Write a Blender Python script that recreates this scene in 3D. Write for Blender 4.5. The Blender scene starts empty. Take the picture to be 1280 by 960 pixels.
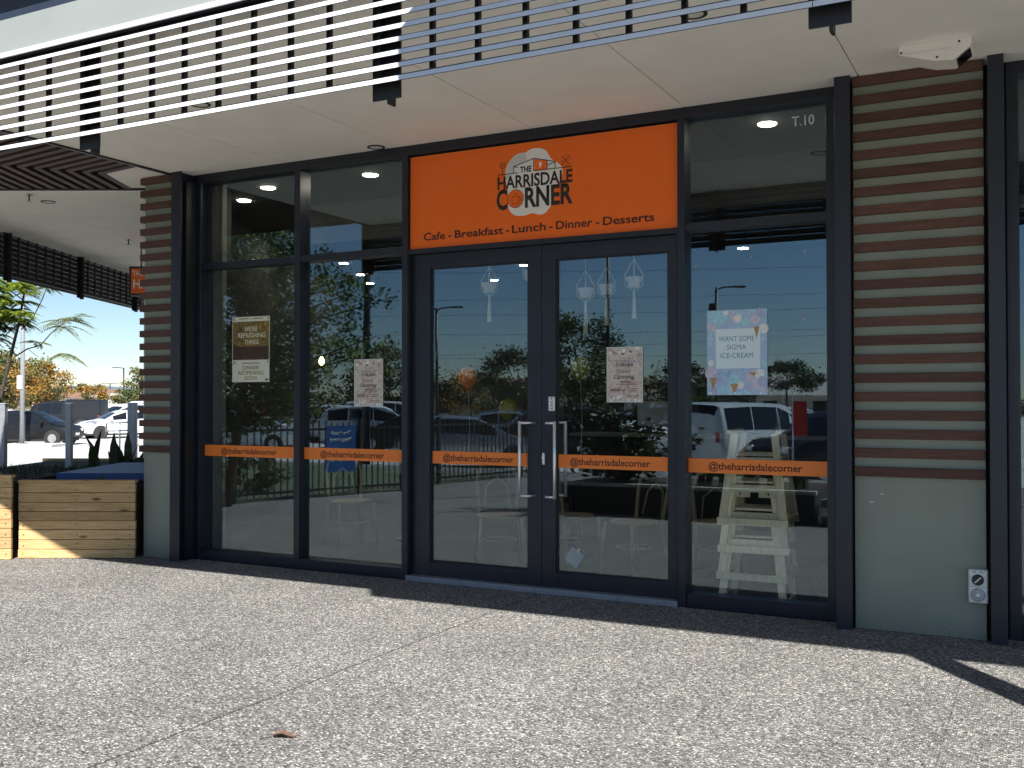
import bpy, bmesh, math, random
import numpy as np
from mathutils import Vector, Matrix, noise as mnoise
random.seed(7); rng = np.random.default_rng(7)
PI = math.pi
S = bpy.context.scene
COL = S.collection

# ------------------------------------------------------------------ camera
cam = bpy.data.cameras.new('camera'); camo = bpy.data.objects.new('camera', cam); COL.objects.link(camo)
S.camera = camo
camo.location = (0, -6.9455, 1.5)
camo.rotation_euler = (math.radians(90.9), 0, math.radians(27.7))
cam.sensor_fit = 'HORIZONTAL'; cam.sensor_width = 36; cam.lens = 36 * 1264 / 1280
cam.clip_start = .05; cam.clip_end = 12000

# ------------------------------------------------------------------ light
SX, SY = .63, -.80                      # horizontal part of the direction towards the sun per metre of height
ELEV = math.atan2(1, math.hypot(SX, SY)); AZ = math.atan2(SX, SY)
W = bpy.data.worlds.new('World'); S.world = W; W.use_nodes = True
nt = W.node_tree; sky = nt.nodes.new('ShaderNodeTexSky'); sky.sky_type = 'NISHITA'; sky.sun_disc = False
sky.sun_elevation = ELEV; sky.sun_rotation = AZ; sky.altitude = 800; sky.air_density = 1.0; sky.dust_density = 0.0; sky.ozone_density = 4.0
nt.links.new(sky.outputs[0], nt.nodes['Background'].inputs[0]); nt.nodes['Background'].inputs[1].default_value = .055
sl = bpy.data.lights.new('sun', 'SUN'); sl.energy = 4.8; sl.angle = math.radians(.53); sl.color = (1, .955, .88)
so = bpy.data.objects.new('sun', sl); COL.objects.link(so)
so.rotation_euler = Vector((SX, SY, 1)).to_track_quat('Z', 'Y').to_euler(); so.location = (6, -8, 12)
S.view_settings.view_transform = 'Standard'; S.view_settings.look = 'None'
S.view_settings.exposure = 1.10; S.view_settings.gamma = 1
try:
    S.cycles.max_bounces = 10; S.cycles.transparent_max_bounces = 24; S.cycles.glossy_bounces = 5
    S.cycles.caustics_reflective = False; S.cycles.caustics_refractive = False
    S.cycles.use_denoising = True
except Exception: pass

# ------------------------------------------------------------------ materials
def mat(name, col, rough=.6, metal=0., var=.12, scale=6., bump=0., bscale=60., coat=0., col2=None, spec=None, stretch=None, detail=6):
    m = bpy.data.materials.new(name); m.use_nodes = True; n = m.node_tree.nodes; l = m.node_tree.links
    b = n['Principled BSDF']; b.inputs['Roughness'].default_value = rough; b.inputs['Metallic'].default_value = metal
    if coat: b.inputs['Coat Weight'].default_value = coat; b.inputs['Coat Roughness'].default_value = .05
    if spec is not None: b.inputs['Specular IOR Level'].default_value = spec
    tc = n.new('ShaderNodeTexCoord'); mp = n.new('ShaderNodeMapping'); l.new(tc.outputs['Object'], mp.inputs[0])
    if stretch: mp.inputs['Scale'].default_value = stretch
    nz = n.new('ShaderNodeTexNoise'); nz.inputs['Scale'].default_value = scale; nz.inputs['Detail'].default_value = detail
    l.new(mp.outputs[0], nz.inputs['Vector'])
    rp = n.new('ShaderNodeValToRGB'); rp.color_ramp.elements[0].position = .3; rp.color_ramp.elements[1].position = .7
    c2 = col2 if col2 else tuple(min(1, c * (1 + var)) for c in col)
    c1 = tuple(c * (1 - var) for c in col) if not col2 else col
    rp.color_ramp.elements[0].color = (*c1, 1); rp.color_ramp.elements[1].color = (*c2, 1)
    l.new(nz.outputs['Fac'], rp.inputs[0]); l.new(rp.outputs[0], b.inputs['Base Color'])
    if bump:
        n2 = n.new('ShaderNodeTexNoise'); n2.inputs['Scale'].default_value = bscale; n2.inputs['Detail'].default_value = 4
        l.new(mp.outputs[0], n2.inputs['Vector'])
        bp = n.new('ShaderNodeBump'); bp.inputs['Strength'].default_value = bump; bp.inputs['Distance'].default_value = .01
        l.new(n2.outputs['Fac'], bp.inputs['Height']); l.new(bp.outputs[0], b.inputs['Normal'])
    return m

def paving_mat():
    m = bpy.data.materials.new('exposed_aggregate'); m.use_nodes = True; n = m.node_tree.nodes; l = m.node_tree.links
    b = n['Principled BSDF']; b.inputs['Roughness'].default_value = .85; b.inputs['Specular IOR Level'].default_value = .25
    tc = n.new('ShaderNodeTexCoord')
    def vor(scale, rnd=1):
        v = n.new('ShaderNodeTexVoronoi'); v.inputs['Scale'].default_value = scale; v.inputs['Randomness'].default_value = rnd
        l.new(tc.outputs['Object'], v.inputs['Vector']); return v
    v1 = vor(98); v2 = vor(60)
    sp = n.new('ShaderNodeSeparateColor'); l.new(v1.outputs['Color'], sp.inputs[0])
    r = n.new('ShaderNodeValToRGB'); r.color_ramp.interpolation = 'LINEAR'
    e = r.color_ramp.elements; e[0].position = 0; e[0].color = (.035, .035, .036, 1); e[1].position = 1; e[1].color = (.86, .84, .79, 1)
    for p, c in ((.20, (.10, .10, .10)), (.44, (.235, .232, .225)), (.70, (.36, .352, .335)), (.86, (.56, .54, .50))):
        q = e.new(p); q.color = (*c, 1)
    l.new(sp.outputs[0], r.inputs[0])
    # mortar between the stones
    r2 = n.new('ShaderNodeValToRGB'); r2.color_ramp.elements[0].position = .35; r2.color_ramp.elements[1].position = .75
    l.new(v1.outputs['Distance'], r2.inputs[0])
    mx = n.new('ShaderNodeMix'); mx.data_type = 'RGBA'; mx.inputs[7].default_value = (.20, .198, .192, 1)
    l.new(r2.outputs[0], mx.inputs[0]); l.new(r.outputs[0], mx.inputs[6])
    # larger stones
    sp2 = n.new('ShaderNodeSeparateColor'); l.new(v2.outputs['Color'], sp2.inputs[0])
    mr = n.new('ShaderNodeMapRange'); mr.inputs[3].default_value = .72; mr.inputs[4].default_value = 1.16; l.new(sp2.outputs[1], mr.inputs[0])
    # broad wear / stains
    nz = n.new('ShaderNodeTexNoise'); nz.inputs['Scale'].default_value = 1.1; nz.inputs['Detail'].default_value = 7; l.new(tc.outputs['Object'], nz.inputs['Vector'])
    mr2 = n.new('ShaderNodeMapRange'); mr2.inputs[1].default_value = .3; mr2.inputs[2].default_value = .72; mr2.inputs[3].default_value = .74; mr2.inputs[4].default_value = .98; l.new(nz.outputs['Fac'], mr2.inputs[0])
    mu = n.new('ShaderNodeMath'); mu.operation = 'MULTIPLY'; l.new(mr.outputs[0], mu.inputs[0]); l.new(mr2.outputs[0], mu.inputs[1])
    # small spots (gum, grime)
    nz3 = n.new('ShaderNodeTexNoise'); nz3.inputs['Scale'].default_value = 9; nz3.inputs['Detail'].default_value = 2; l.new(tc.outputs['Object'], nz3.inputs['Vector'])
    mr3 = n.new('ShaderNodeMapRange'); mr3.inputs[1].default_value = .69; mr3.inputs[2].default_value = .76; mr3.inputs[3].default_value = 1; mr3.inputs[4].default_value = .62; l.new(nz3.outputs['Fac'], mr3.inputs[0])
    mu2 = n.new('ShaderNodeMath'); mu2.operation = 'MULTIPLY'; l.new(mu.outputs[0], mu2.inputs[0]); l.new(mr3.outputs[0], mu2.inputs[1])
    vm = n.new('ShaderNodeVectorMath'); vm.operation = 'SCALE'; l.new(mx.outputs[2], vm.inputs[0]); l.new(mu2.outputs[0], vm.inputs['Scale'])
    l.new(vm.outputs[0], b.inputs['Base Color'])
    bp = n.new('ShaderNodeBump'); bp.inputs['Strength'].default_value = .8; bp.inputs['Distance'].default_value = .008; bp.invert = True
    l.new(v1.outputs['Distance'], bp.inputs['Height']); l.new(bp.outputs[0], b.inputs['Normal'])
    return m

def wood_mat(name, c1, c2, along='X', knots=True, rough=.75):
    m = bpy.data.materials.new(name); m.use_nodes = True; n = m.node_tree.nodes; l = m.node_tree.links
    b = n['Principled BSDF']; b.inputs['Roughness'].default_value = rough; b.inputs['Specular IOR Level'].default_value = .25
    tc = n.new('ShaderNodeTexCoord'); oi = n.new('ShaderNodeObjectInfo'); va = n.new('ShaderNodeVectorMath'); va.operation = 'MULTIPLY_ADD'
    cb = n.new('ShaderNodeCombineXYZ')
    for i in range(3): l.new(oi.outputs['Random'], cb.inputs[i])
    va.inputs[1].default_value = (31, 17, 23); l.new(cb.outputs[0], va.inputs[0]); l.new(tc.outputs['Object'], va.inputs[2])
    mp = n.new('ShaderNodeMapping'); s = {'X': (1.3, 26, 26), 'Y': (26, 1.3, 26), 'Z': (26, 26, 1.3)}[along]; mp.inputs['Scale'].default_value = s
    l.new(va.outputs[0], mp.inputs[0])
    nz = n.new('ShaderNodeTexNoise'); nz.inputs['Scale'].default_value = 3.2; nz.inputs['Detail'].default_value = 8; nz.inputs['Distortion'].default_value = 1.2
    l.new(mp.outputs[0], nz.inputs['Vector'])
    rp = n.new('ShaderNodeValToRGB'); rp.color_ramp.elements[0].position = .32; rp.color_ramp.elements[1].position = .68
    rp.color_ramp.elements[0].color = (*c1, 1); rp.color_ramp.elements[1].color = (*c2, 1); l.new(nz.outputs['Fac'], rp.inputs[0])
    out = rp.outputs[0]
    if knots:
        mp2 = n.new('ShaderNodeMapping'); s2 = {'X': (1.6, 5, 5), 'Y': (5, 1.6, 5), 'Z': (5, 5, 1.6)}[along]; mp2.inputs['Scale'].default_value = s2; l.new(va.outputs[0], mp2.inputs[0])
        v = n.new('ShaderNodeTexVoronoi'); v.inputs['Scale'].default_value = 1.6; l.new(mp2.outputs[0], v.inputs['Vector'])
        r2 = n.new('ShaderNodeValToRGB'); r2.color_ramp.elements[0].position = .06; r2.color_ramp.elements[0].color = (.22, .16, .12, 1); r2.color_ramp.elements[1].position = .16; r2.color_ramp.elements[1].color = (1, 1, 1, 1)
        l.new(v.outputs['Distance'], r2.inputs[0])
        mx = n.new('ShaderNodeMix'); mx.data_type = 'RGBA'; mx.blend_type = 'MULTIPLY'; mx.inputs[0].default_value = 1
        l.new(out, mx.inputs[6]); l.new(r2.outputs[0], mx.inputs[7]); out = mx.outputs[2]
    mr = n.new('ShaderNodeMapRange'); mr.inputs[3].default_value = .78; mr.inputs[4].default_value = 1.2; l.new(oi.outputs['Random'], mr.inputs[0])
    vm = n.new('ShaderNodeVectorMath'); vm.operation = 'SCALE'; l.new(out, vm.inputs[0]); l.new(mr.outputs[0], vm.inputs['Scale'])
    l.new(vm.outputs[0], b.inputs['Base Color'])
    bp = n.new('ShaderNodeBump'); bp.inputs['Strength'].default_value = .35; bp.inputs['Distance'].default_value = .004
    l.new(nz.outputs['Fac'], bp.inputs['Height']); l.new(bp.outputs[0], b.inputs['Normal'])
    return m

def glass_mat(name, refl, tint):
    m = bpy.data.materials.new(name); m.use_nodes = True; n = m.node_tree.nodes; l = m.node_tree.links
    n.remove(n['Principled BSDF']); o = n['Material Output']
    t = n.new('ShaderNodeBsdfTransparent'); t.inputs[0].default_value = (*tint, 1)
    g = n.new('ShaderNodeBsdfGlossy')
    tz = n.new('ShaderNodeTexCoord'); mz = n.new('ShaderNodeMapping'); mz.inputs['Scale'].default_value = (3, 3, 1.1); l.new(tz.outputs['Object'], mz.inputs[0])
    nzr = n.new('ShaderNodeTexNoise'); nzr.inputs['Scale'].default_value = 2.3; nzr.inputs['Detail'].default_value = 7; nzr.inputs['Distortion'].default_value = .8; l.new(mz.outputs[0], nzr.inputs['Vector'])
    mrr = n.new('ShaderNodeMapRange'); mrr.inputs[1].default_value = .56; mrr.inputs[2].default_value = .72; mrr.inputs[3].default_value = .0; mrr.inputs[4].default_value = .045; l.new(nzr.outputs['Fac'], mrr.inputs[0]); l.new(mrr.outputs[0], g.inputs['Roughness'])
    g.inputs[0].default_value = (.70, .88, 1, 1)
    lw = n.new('ShaderNodeLayerWeight'); lw.inputs[0].default_value = .5; fr = n.new('ShaderNodeMath'); fr.operation = 'POWER'; fr.inputs[1].default_value = 4.2; l.new(lw.outputs['Facing'], fr.inputs[0])
    ad = n.new('ShaderNodeMath'); ad.operation = 'ADD'; ad.use_clamp = True; ad.inputs[1].default_value = refl; l.new(fr.outputs[0], ad.inputs[0])
    mx = n.new('ShaderNodeMixShader'); l.new(ad.outputs[0], mx.inputs[0]); l.new(t.outputs[0], mx.inputs[1]); l.new(g.outputs[0], mx.inputs[2])
    tc = n.new('ShaderNodeTexCoord'); nz = n.new('ShaderNodeTexNoise'); nz.inputs['Scale'].default_value = 1.3; nz.inputs['Detail'].default_value = 1
    l.new(tc.outputs['Object'], nz.inputs['Vector']); bp = n.new('ShaderNodeBump'); bp.inputs['Strength'].default_value = .10; bp.inputs['Distance'].default_value = .004
    l.new(nz.outputs['Fac'], bp.inputs['Height']); l.new(bp.outputs[0], g.inputs['Normal'])
    l.new(mx.outputs[0], o.inputs[0]); return m

def emis(name, col, st):
    m = bpy.data.materials.new(name); m.use_nodes = True; b = m.node_tree.nodes['Principled BSDF']
    b.inputs['Base Color'].default_value = (*col, 1); b.inputs['Emission Color'].default_value = (*col, 1); b.inputs['Emission Strength'].default_value = st
    return m

M = dict(
    frame=mat('charcoal_powdercoat', (.012, .016, .028), .38, var=.25, scale=7, bump=.04, bscale=200),
    steel=mat('dark_steel_paint', (.013, .017, .029), .42, var=.10, scale=2.5, bump=.05, bscale=120),
    black=mat('black_metal', (.012, .013, .016), .5),
    slat_face=mat('silver_aluminium', (.62, .64, .68), .42, var=.03),
    soffit=mat('cream_soffit_board', (.90, .88, .81), .8, var=.04, scale=2.2, bump=.05, bscale=90),
    panel=mat('grey_green_render', (.26, .285, .225), .7, var=.09, scale=1.8, bump=.12, bscale=140),
    batten=wood_mat('red_brown_batten', (.075, .036, .026), (.120, .060, .044), 'X', False, .6),
    hbatten=wood_mat('dark_ceiling_batten', (.055, .033, .028), (.10, .068, .06), 'X', False, .6),
    plank=wood_mat('pine_plank', (.42, .26, .115), (.66, .46, .235), 'X'),
    chairwood=wood_mat('bleached_wood', (.74, .60, .38), (.92, .80, .56), 'Z', False),
    orange=mat('orange_print', (.92, .155, .008), .45, var=.02),
    orange2=mat('orange_vinyl', (.90, .22, .03), .5, var=.02),
    maroon=mat('dark_maroon_ink', (.045, .010, .012), .5),
    blackink=mat('black_ink', (.016, .012, .012), .5),
    white=mat('white_print', (.80, .80, .77), .5, var=.02),
    grey=mat('pale_grey_print', (.60, .61, .58), .5, var=.02),
    alu=mat('brushed_aluminium', (.85, .86, .88), .42, .75, var=.05, scale=30),
    sill=mat('mill_aluminium', (.34, .36, .40), .4, .4, var=.12, scale=14),
    paving=paving_mat(),
    groove=mat('joint_sealant', (.05, .047, .043), .9, var=.2, scale=40),
    asphalt=mat('pale_carpark_asphalt', (.50, .495, .48), .9, var=.10, scale=.4, bump=.2, bscale=60),
    earth=mat('dry_ground', (.20, .17, .11), .95, var=.3, scale=.05),
    turf=mat('artificial_turf', (.10, .13, .075), .9, var=.3, scale=12, bump=.3, bscale=200),
    soil=mat('bark_mulch', (.055, .038, .026), .95, var=.5, scale=30, bump=.8, bscale=60),
    conc=mat('concrete', (.42, .41, .38), .85, var=.12, scale=3, bump=.1),
    block=mat('grey_block', (.23, .235, .23), .85, var=.15, scale=8, bump=.2),
    linewhite=mat('white_line_paint', (.75, .75, .72), .8, var=.08, scale=8),
    upper=mat('navy_wall_sheet', (.022, .03, .05), .5, var=.1),
    fascia=mat('pale_fascia_sheet', (.27, .295, .29), .55, var=.035, scale=2.2, bump=.03, bscale=14),
    glass=glass_mat('window_glass', .10, (.93, .95, .94)),
    carglass=mat('car_glass', (.010, .012, .015), .06, spec=.45, var=.02),
    tyre=mat('tyre_rubber', (.02, .02, .02), .85), rim=mat('alloy_rim', (.5, .5, .5), .3, .8),
    tail=mat('red_lens', (.5, .01, .01), .2), head=mat('clear_lens', (.75, .78, .8), .1), plate=mat('number_plate', (.8, .8, .75), .5),
    trim=mat('black_trim', (.02, .02, .022), .6),
    bark=mat('grey_bark', (.16, .12, .09), .9, var=.3, scale=10, bump=.6, bscale=30),
    darkbark=mat('dark_bark', (.05, .038, .03), .9, var=.3, scale=10, bump=.4, bscale=30),
    off=mat('off_white_plastic', (.86, .84, .78), .5, var=.03, scale=10), lens=mat('smoked_lens', (.01, .01, .012), .12),
    navy=mat('navy_board', (.03, .07, .22), .5, var=.15),
    leafdead=mat('dead_leaf', (.12, .068, .048), .8, var=.4, scale=60),
    red=mat('red_fabric', (.6, .03, .03), .8), blue=mat('blue_sign_print', (.02, .10, .33), .5),
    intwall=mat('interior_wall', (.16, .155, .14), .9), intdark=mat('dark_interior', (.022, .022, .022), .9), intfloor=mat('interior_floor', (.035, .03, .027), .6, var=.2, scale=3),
    intceil=mat('interior_ceiling', (.055, .055, .05), .9), rope=mat('cotton_rope', (.72, .68, .58), .9),
    downlight=emis('lit_downlight', (1, .93, .80), 50), bulb=emis('warm_bulb', (1, .70, .25), 6), diffuser=mat('opal_diffuser', (.7, .68, .62), .4),
    balloon_o=mat('orange_balloon', (.75, .18, .03), .25), balloon_y=mat('yellow_balloon', (.30, .27, .03), .25),
    rooftile=mat('brown_roof_tiles', (.20, .12, .085), .85, var=.25, scale=2), hill=mat('haze_tinted_scrub_hills', (.10, .14, .17), .95, var=.2, scale=.004),  # hill base colour is blued, distance haze painted into the scrub green
    cream=mat('cream_render', (.55, .50, .42), .9), kerb=mat('kerb_concrete', (.5, .49, .46), .9),
)
def add_splash(m, h=.22):
    n = m.node_tree.nodes; l = m.node_tree.links; b = n['Principled BSDF']; src = b.inputs['Base Color'].links[0].from_socket
    tc = n.new('ShaderNodeTexCoord'); sx = n.new('ShaderNodeSeparateXYZ'); l.new(tc.outputs['Object'], sx.inputs[0])
    nz = n.new('ShaderNodeTexNoise'); nz.inputs['Scale'].default_value = 70; nz.inputs['Detail'].default_value = 8; l.new(tc.outputs['Object'], nz.inputs['Vector'])
    mr = n.new('ShaderNodeMapRange'); mr.inputs[1].default_value = 0; mr.inputs[2].default_value = h; mr.inputs[3].default_value = .30; mr.inputs[4].default_value = -.12; l.new(sx.outputs['Z'], mr.inputs[0])
    ad = n.new('ShaderNodeMath'); ad.operation = 'ADD'; l.new(mr.outputs[0], ad.inputs[0]); l.new(nz.outputs['Fac'], ad.inputs[1])
    m2 = n.new('ShaderNodeMapRange'); m2.inputs[1].default_value = .55; m2.inputs[2].default_value = .85; m2.inputs[3].default_value = 0; m2.inputs[4].default_value = .35; l.new(ad.outputs[0], m2.inputs[0])
    mx = n.new('ShaderNodeMix'); mx.data_type = 'RGBA'; l.new(m2.outputs[0], mx.inputs[0]); l.new(src, mx.inputs[6]); mx.inputs[7].default_value = (.13, .105, .08, 1); l.new(mx.outputs[2], b.inputs['Base Color'])
add_splash(M['panel'])
def leafm(name, c, tr=.3):
    m = bpy.data.materials.new(name); m.use_nodes = True; n = m.node_tree.nodes; l = m.node_tree.links
    b = n['Principled BSDF']; b.inputs['Roughness'].default_value = .55
    g = n.new('ShaderNodeNewGeometry'); r = n.new('ShaderNodeValToRGB'); l.new(g.outputs['Random Per Island'], r.inputs[0])
    r.color_ramp.elements[0].color = (c[0] * .55, c[1] * .6, c[2] * .6, 1); r.color_ramp.elements[1].color = (c[0] * 1.5, c[1] * 1.4, c[2] * 1.3, 1)
    l.new(r.outputs[0], b.inputs['Base Color'])
    t = n.new('ShaderNodeBsdfTranslucent'); l.new(r.outputs[0], t.inputs[0]); mx = n.new('ShaderNodeMixShader'); mx.inputs[0].default_value = tr
    l.new(b.outputs[0], mx.inputs[1]); l.new(t.outputs[0], mx.inputs[2]); l.new(mx.outputs[0], n['Material Output'].inputs[0])
    return m
LF = dict(fresh=leafm('fresh_leaves', (.20, .28, .07), .4), green=leafm('green_leaves', (.07, .11, .035)), dark=leafm('dark_leaves', (.035, .055, .022)), autumn=leafm('autumn_leaves', (.34, .20, .045)),
          olive=leafm('olive_leaves', (.15, .15, .05)), bright=leafm('bright_leaves', (.22, .30, .04), .45), pale=leafm('pale_frond', (.20, .24, .10), .4), gum=leafm('gum_leaves', (.06, .08, .045)))

# ------------------------------------------------------------------ builders
class MB:
    def __init__(s): s.v = []; s.f = []; s.mi = []
    def add(s, vs, fs, mi=0):
        o = len(s.v); s.v += [tuple(q) for q in vs]; s.f += [tuple(i + o for i in q) for q in fs]; s.mi += [mi] * len(fs); return s
    def box(s, x0, x1, y0, y1, z0, z1, mi=0):
        return s.add([(x0, y0, z0), (x1, y0, z0), (x1, y1, z0), (x0, y1, z0), (x0, y0, z1), (x1, y0, z1), (x1, y1, z1), (x0, y1, z1)],
                     [(0, 3, 2, 1), (4, 5, 6, 7), (0, 1, 5, 4), (1, 2, 6, 5), (2, 3, 7, 6), (3, 0, 4, 7)], mi)
    def obox(s, c, ax, ay, az, mi=0):      # centre and three half-axis vectors
        c = Vector(c); ax = Vector(ax); ay = Vector(ay); az = Vector(az)
        vs = [c + i * ax + j * ay + k * az for k in (-1, 1) for i, j in ((-1, -1), (1, -1), (1, 1), (-1, 1))]
        return s.add(vs, [(0, 3, 2, 1), (4, 5, 6, 7), (0, 1, 5, 4), (1, 2, 6, 5), (2, 3, 7, 6), (3, 0, 4, 7)], mi)
    def beam(s, a, b, w, h, up=(0, 0, 1), mi=0):
        a = Vector(a); b = Vector(b); d = b - a; L = d.length; d.normalize(); sd = d.cross(Vector(up))
        if sd.length < 1e-4: sd = Vector((1, 0, 0))
        sd.normalize(); u = sd.cross(d); return s.obox((a + b) / 2, d * L / 2, sd * w / 2, u * h / 2, mi)
    def prism(s, poly, z0, z1, mi=0):      # polygon in xy
        n = len(poly); vs = [(x, y, z0) for x, y in poly] + [(x, y, z1) for x, y in poly]
        ar = sum(poly[i][0] * poly[(i + 1) % n][1] - poly[(i + 1) % n][0] * poly[i][1] for i in range(n))
        fs = [tuple(range(n))[::-1], tuple(range(n, 2 * n))] + [(i, (i + 1) % n, n + (i + 1) % n, n + i) for i in range(n)]
        if ar < 0: fs = [f[::-1] for f in fs]
        return s.add(vs, fs, mi)
    def prismy(s, poly, y0, y1, mi=0):     # polygon in xz, extruded along y (front at y0)
        n = len(poly); vs = [(x, y0, z) for x, z in poly] + [(x, y1, z) for x, z in poly]
        ar = sum(poly[i][0] * poly[(i + 1) % n][1] - poly[(i + 1) % n][0] * poly[i][1] for i in range(n))
        fs = [tuple(range(n)), tuple(range(n, 2 * n))[::-1]] + [(i, n + i, n + (i + 1) % n, (i + 1) % n) for i in range(n)]
        if ar < 0: fs = [f[::-1] for f in fs]
        return s.add(vs, fs, mi)
    def tube(s, pts, rad, n=8, mi=0, cap=True):
        pts = [Vector(q) for q in pts]; m = len(pts); rad = rad if isinstance(rad, (list, tuple)) else [rad] * m
        vs = []; up = None
        for i in range(m):
            d = (pts[min(i + 1, m - 1)] - pts[max(i - 1, 0)]).normalized()
            if up is None: up = Vector((0, 0, 1)) if abs(d.z) < .9 else Vector((1, 0, 0))
            a = d.cross(up); a = a.normalized() if a.length > 1e-5 else Vector((1, 0, 0)); up = a.cross(d)
            for k in range(n):
                t = 2 * PI * k / n; vs.append(pts[i] + (a * math.cos(t) + up * math.sin(t)) * rad[i])
        fs = [(i * n + k, i * n + (k + 1) % n, (i + 1) * n + (k + 1) % n, (i + 1) * n + k) for i in range(m - 1) for k in range(n)]
        if cap: fs += [tuple(range(n))[::-1], tuple(range((m - 1) * n, m * n))]
        return s.add(vs, fs, mi)
    def lathe(s, prof, c=(0, 0, 0), n=20, mi=0, axis='Z'):
        vs = []; m = len(prof)
        for r, h in prof:
            for k in range(n):
                t = 2 * PI * k / n; q = (r * math.cos(t), r * math.sin(t), h)
                if axis == 'Y': q = (q[0], h, q[1])
                if axis == 'X': q = (h, q[0], q[1])
                vs.append((q[0] + c[0], q[1] + c[1], q[2] + c[2]))
        fs = [(i * n + k, i * n + (k + 1) % n, (i + 1) * n + (k + 1) % n, (i + 1) * n + k) for i in range(m - 1) for k in range(n)]
        fs += [tuple(range(n))[::-1], tuple(range((m - 1) * n, m * n))]
        return s.add(vs, fs, mi)
    def mesh(s, name, mats):
        me = bpy.data.meshes.new(name); me.from_pydata(s.v, [], s.f)
        for m in (mats if isinstance(mats, (list, tuple)) else [mats]): me.materials.append(m)
        if any(s.mi): me.polygons.foreach_set('material_index', s.mi)
        me.update(); return me
    def build(s, name, mats, parent=None, bevel=0, smooth=False, recalc=False):
        me = s.mesh(name, mats)
        if recalc:
            bm = bmesh.new(); bm.from_mesh(me); bmesh.ops.recalc_face_normals(bm, faces=bm.faces); bm.to_mesh(me); bm.free()
        if smooth: me.polygons.foreach_set('use_smooth', [True] * len(me.polygons))
        o = bpy.data.objects.new(name, me); COL.objects.link(o)
        if parent: o.parent = parent
        if bevel:
            b = o.modifiers.new('bevel', 'BEVEL'); b.width = bevel; b.segments = 2; b.limit_method = 'ANGLE'; b.angle_limit = math.radians(40)
        return o

def inst(me, name, parent=None, loc=(0, 0, 0), rot=(0, 0, 0), scale=(1, 1, 1)):
    o = bpy.data.objects.new(name, me); COL.objects.link(o); o.location = loc; o.rotation_euler = rot; o.scale = scale
    if parent: o.parent = parent
    return o
def tag(o, label=None, cat=None, group=None, kind=None):
    if label: o['label'] = label
    if cat: o['category'] = cat
    if group: o['group'] = group
    if kind: o['kind'] = kind
    return o
def thing(name, label, cat, loc=(0, 0, 0), rz=0, group=None):
    o = bpy.data.objects.new(name, None); COL.objects.link(o); o.empty_display_size = .2
    o.location = loc; o.rotation_euler = (0, 0, rz); return tag(o, label, cat, group)
def copy_tree(o, parent=None, loc=None, rz=None, label=None):
    c = o.copy(); COL.objects.link(c); c.parent = parent
    if loc is not None: c.location = loc
    if rz is not None: c.rotation_euler = (0, 0, rz)
    if label: c['label'] = label
    for ch in list(o.children): copy_tree(ch, c)
    return c

_capH = None
def text(s, x0, x1, z, cap, y, m, parent=None, name='lettering', bold=0., thick=.0015, shear=0., face='front', align='fit', spacing=1.):
    """s written in the plane y, baseline z, between x0 and x1, capital height cap"""
    global _capH
    def mk(t, b=0.):
        cu = bpy.data.curves.new('t', 'FONT'); cu.body = t; cu.size = 1; cu.resolution_u = 3; cu.offset = b; cu.shear = shear; cu.space_character = spacing
        o = bpy.data.objects.new('t', cu); COL.objects.link(o)
        dg = bpy.context.evaluated_depsgraph_get(); me = bpy.data.meshes.new_from_object(o.evaluated_get(dg))
        bpy.data.objects.remove(o); bpy.data.curves.remove(cu); return me
    if _capH is None:
        me = mk('H'); _capH = max(v.co.y for v in me.vertices)
    me = mk(s, bold); xs = [v.co.x for v in me.vertices]; a, b = min(xs), max(xs)
    sz = cap / _capH; sx = (x1 - x0) / (b - a) if align == 'fit' else sz
    for v in me.vertices: v.co = Vector(((v.co.x - a) * sx + x0, y, v.co.y * sz + z))
    bm = bmesh.new(); bm.from_mesh(me)
    if bm.faces and sum(f.normal.y * f.calc_area() for f in bm.faces) > 0:
        bmesh.ops.reverse_faces(bm, faces=bm.faces)
    r = bmesh.ops.extrude_face_region(bm, geom=bm.faces[:]); 
    vs = [e for e in r['geom'] if isinstance(e, bmesh.types.BMVert)]
    bmesh.ops.translate(bm, verts=vs, vec=(0, -thick, 0)); bm.to_mesh(me); bm.free()
    me.materials.clear(); me.materials.append(m); me.name = name
    o = bpy.data.objects.new(name, me); COL.objects.link(o)
    if parent: o.parent = parent
    return o

FX, FY = -.4648, .8854; RX, RY = .8854, .4648         # axes of the rotated wing of the building and of the car park
def V(r, d, z=0.): return Vector((RX * r + FX * d, -6.9455 + RY * r + FY * d, z))
def Mv(r, d, z=0.):                                   # the same frame laid out on the other side of the forecourt
    q = V(r, d, z); return Vector((q.x, .4 - q.y, q.z))
WROT = math.radians(27.7)

# ------------------------------------------------------------------ ground
def sheet(name, poly, z, m, kind='structure'):
    b = MB(); b.prism(poly, z - .05, z); o = b.build(name, m); tag(o, kind=kind); return o
g = MB().prism([(-6000, -6000), (6000, -6000), (6000, 6000), (-6000, 6000)], -.9, -.50).build('ground', M['earth']); tag(g, kind='structure')
sheet('car_park', [(-140, -120), (110, -120), (110, 150), (-140, 150)], -.48, M['asphalt'])
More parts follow.
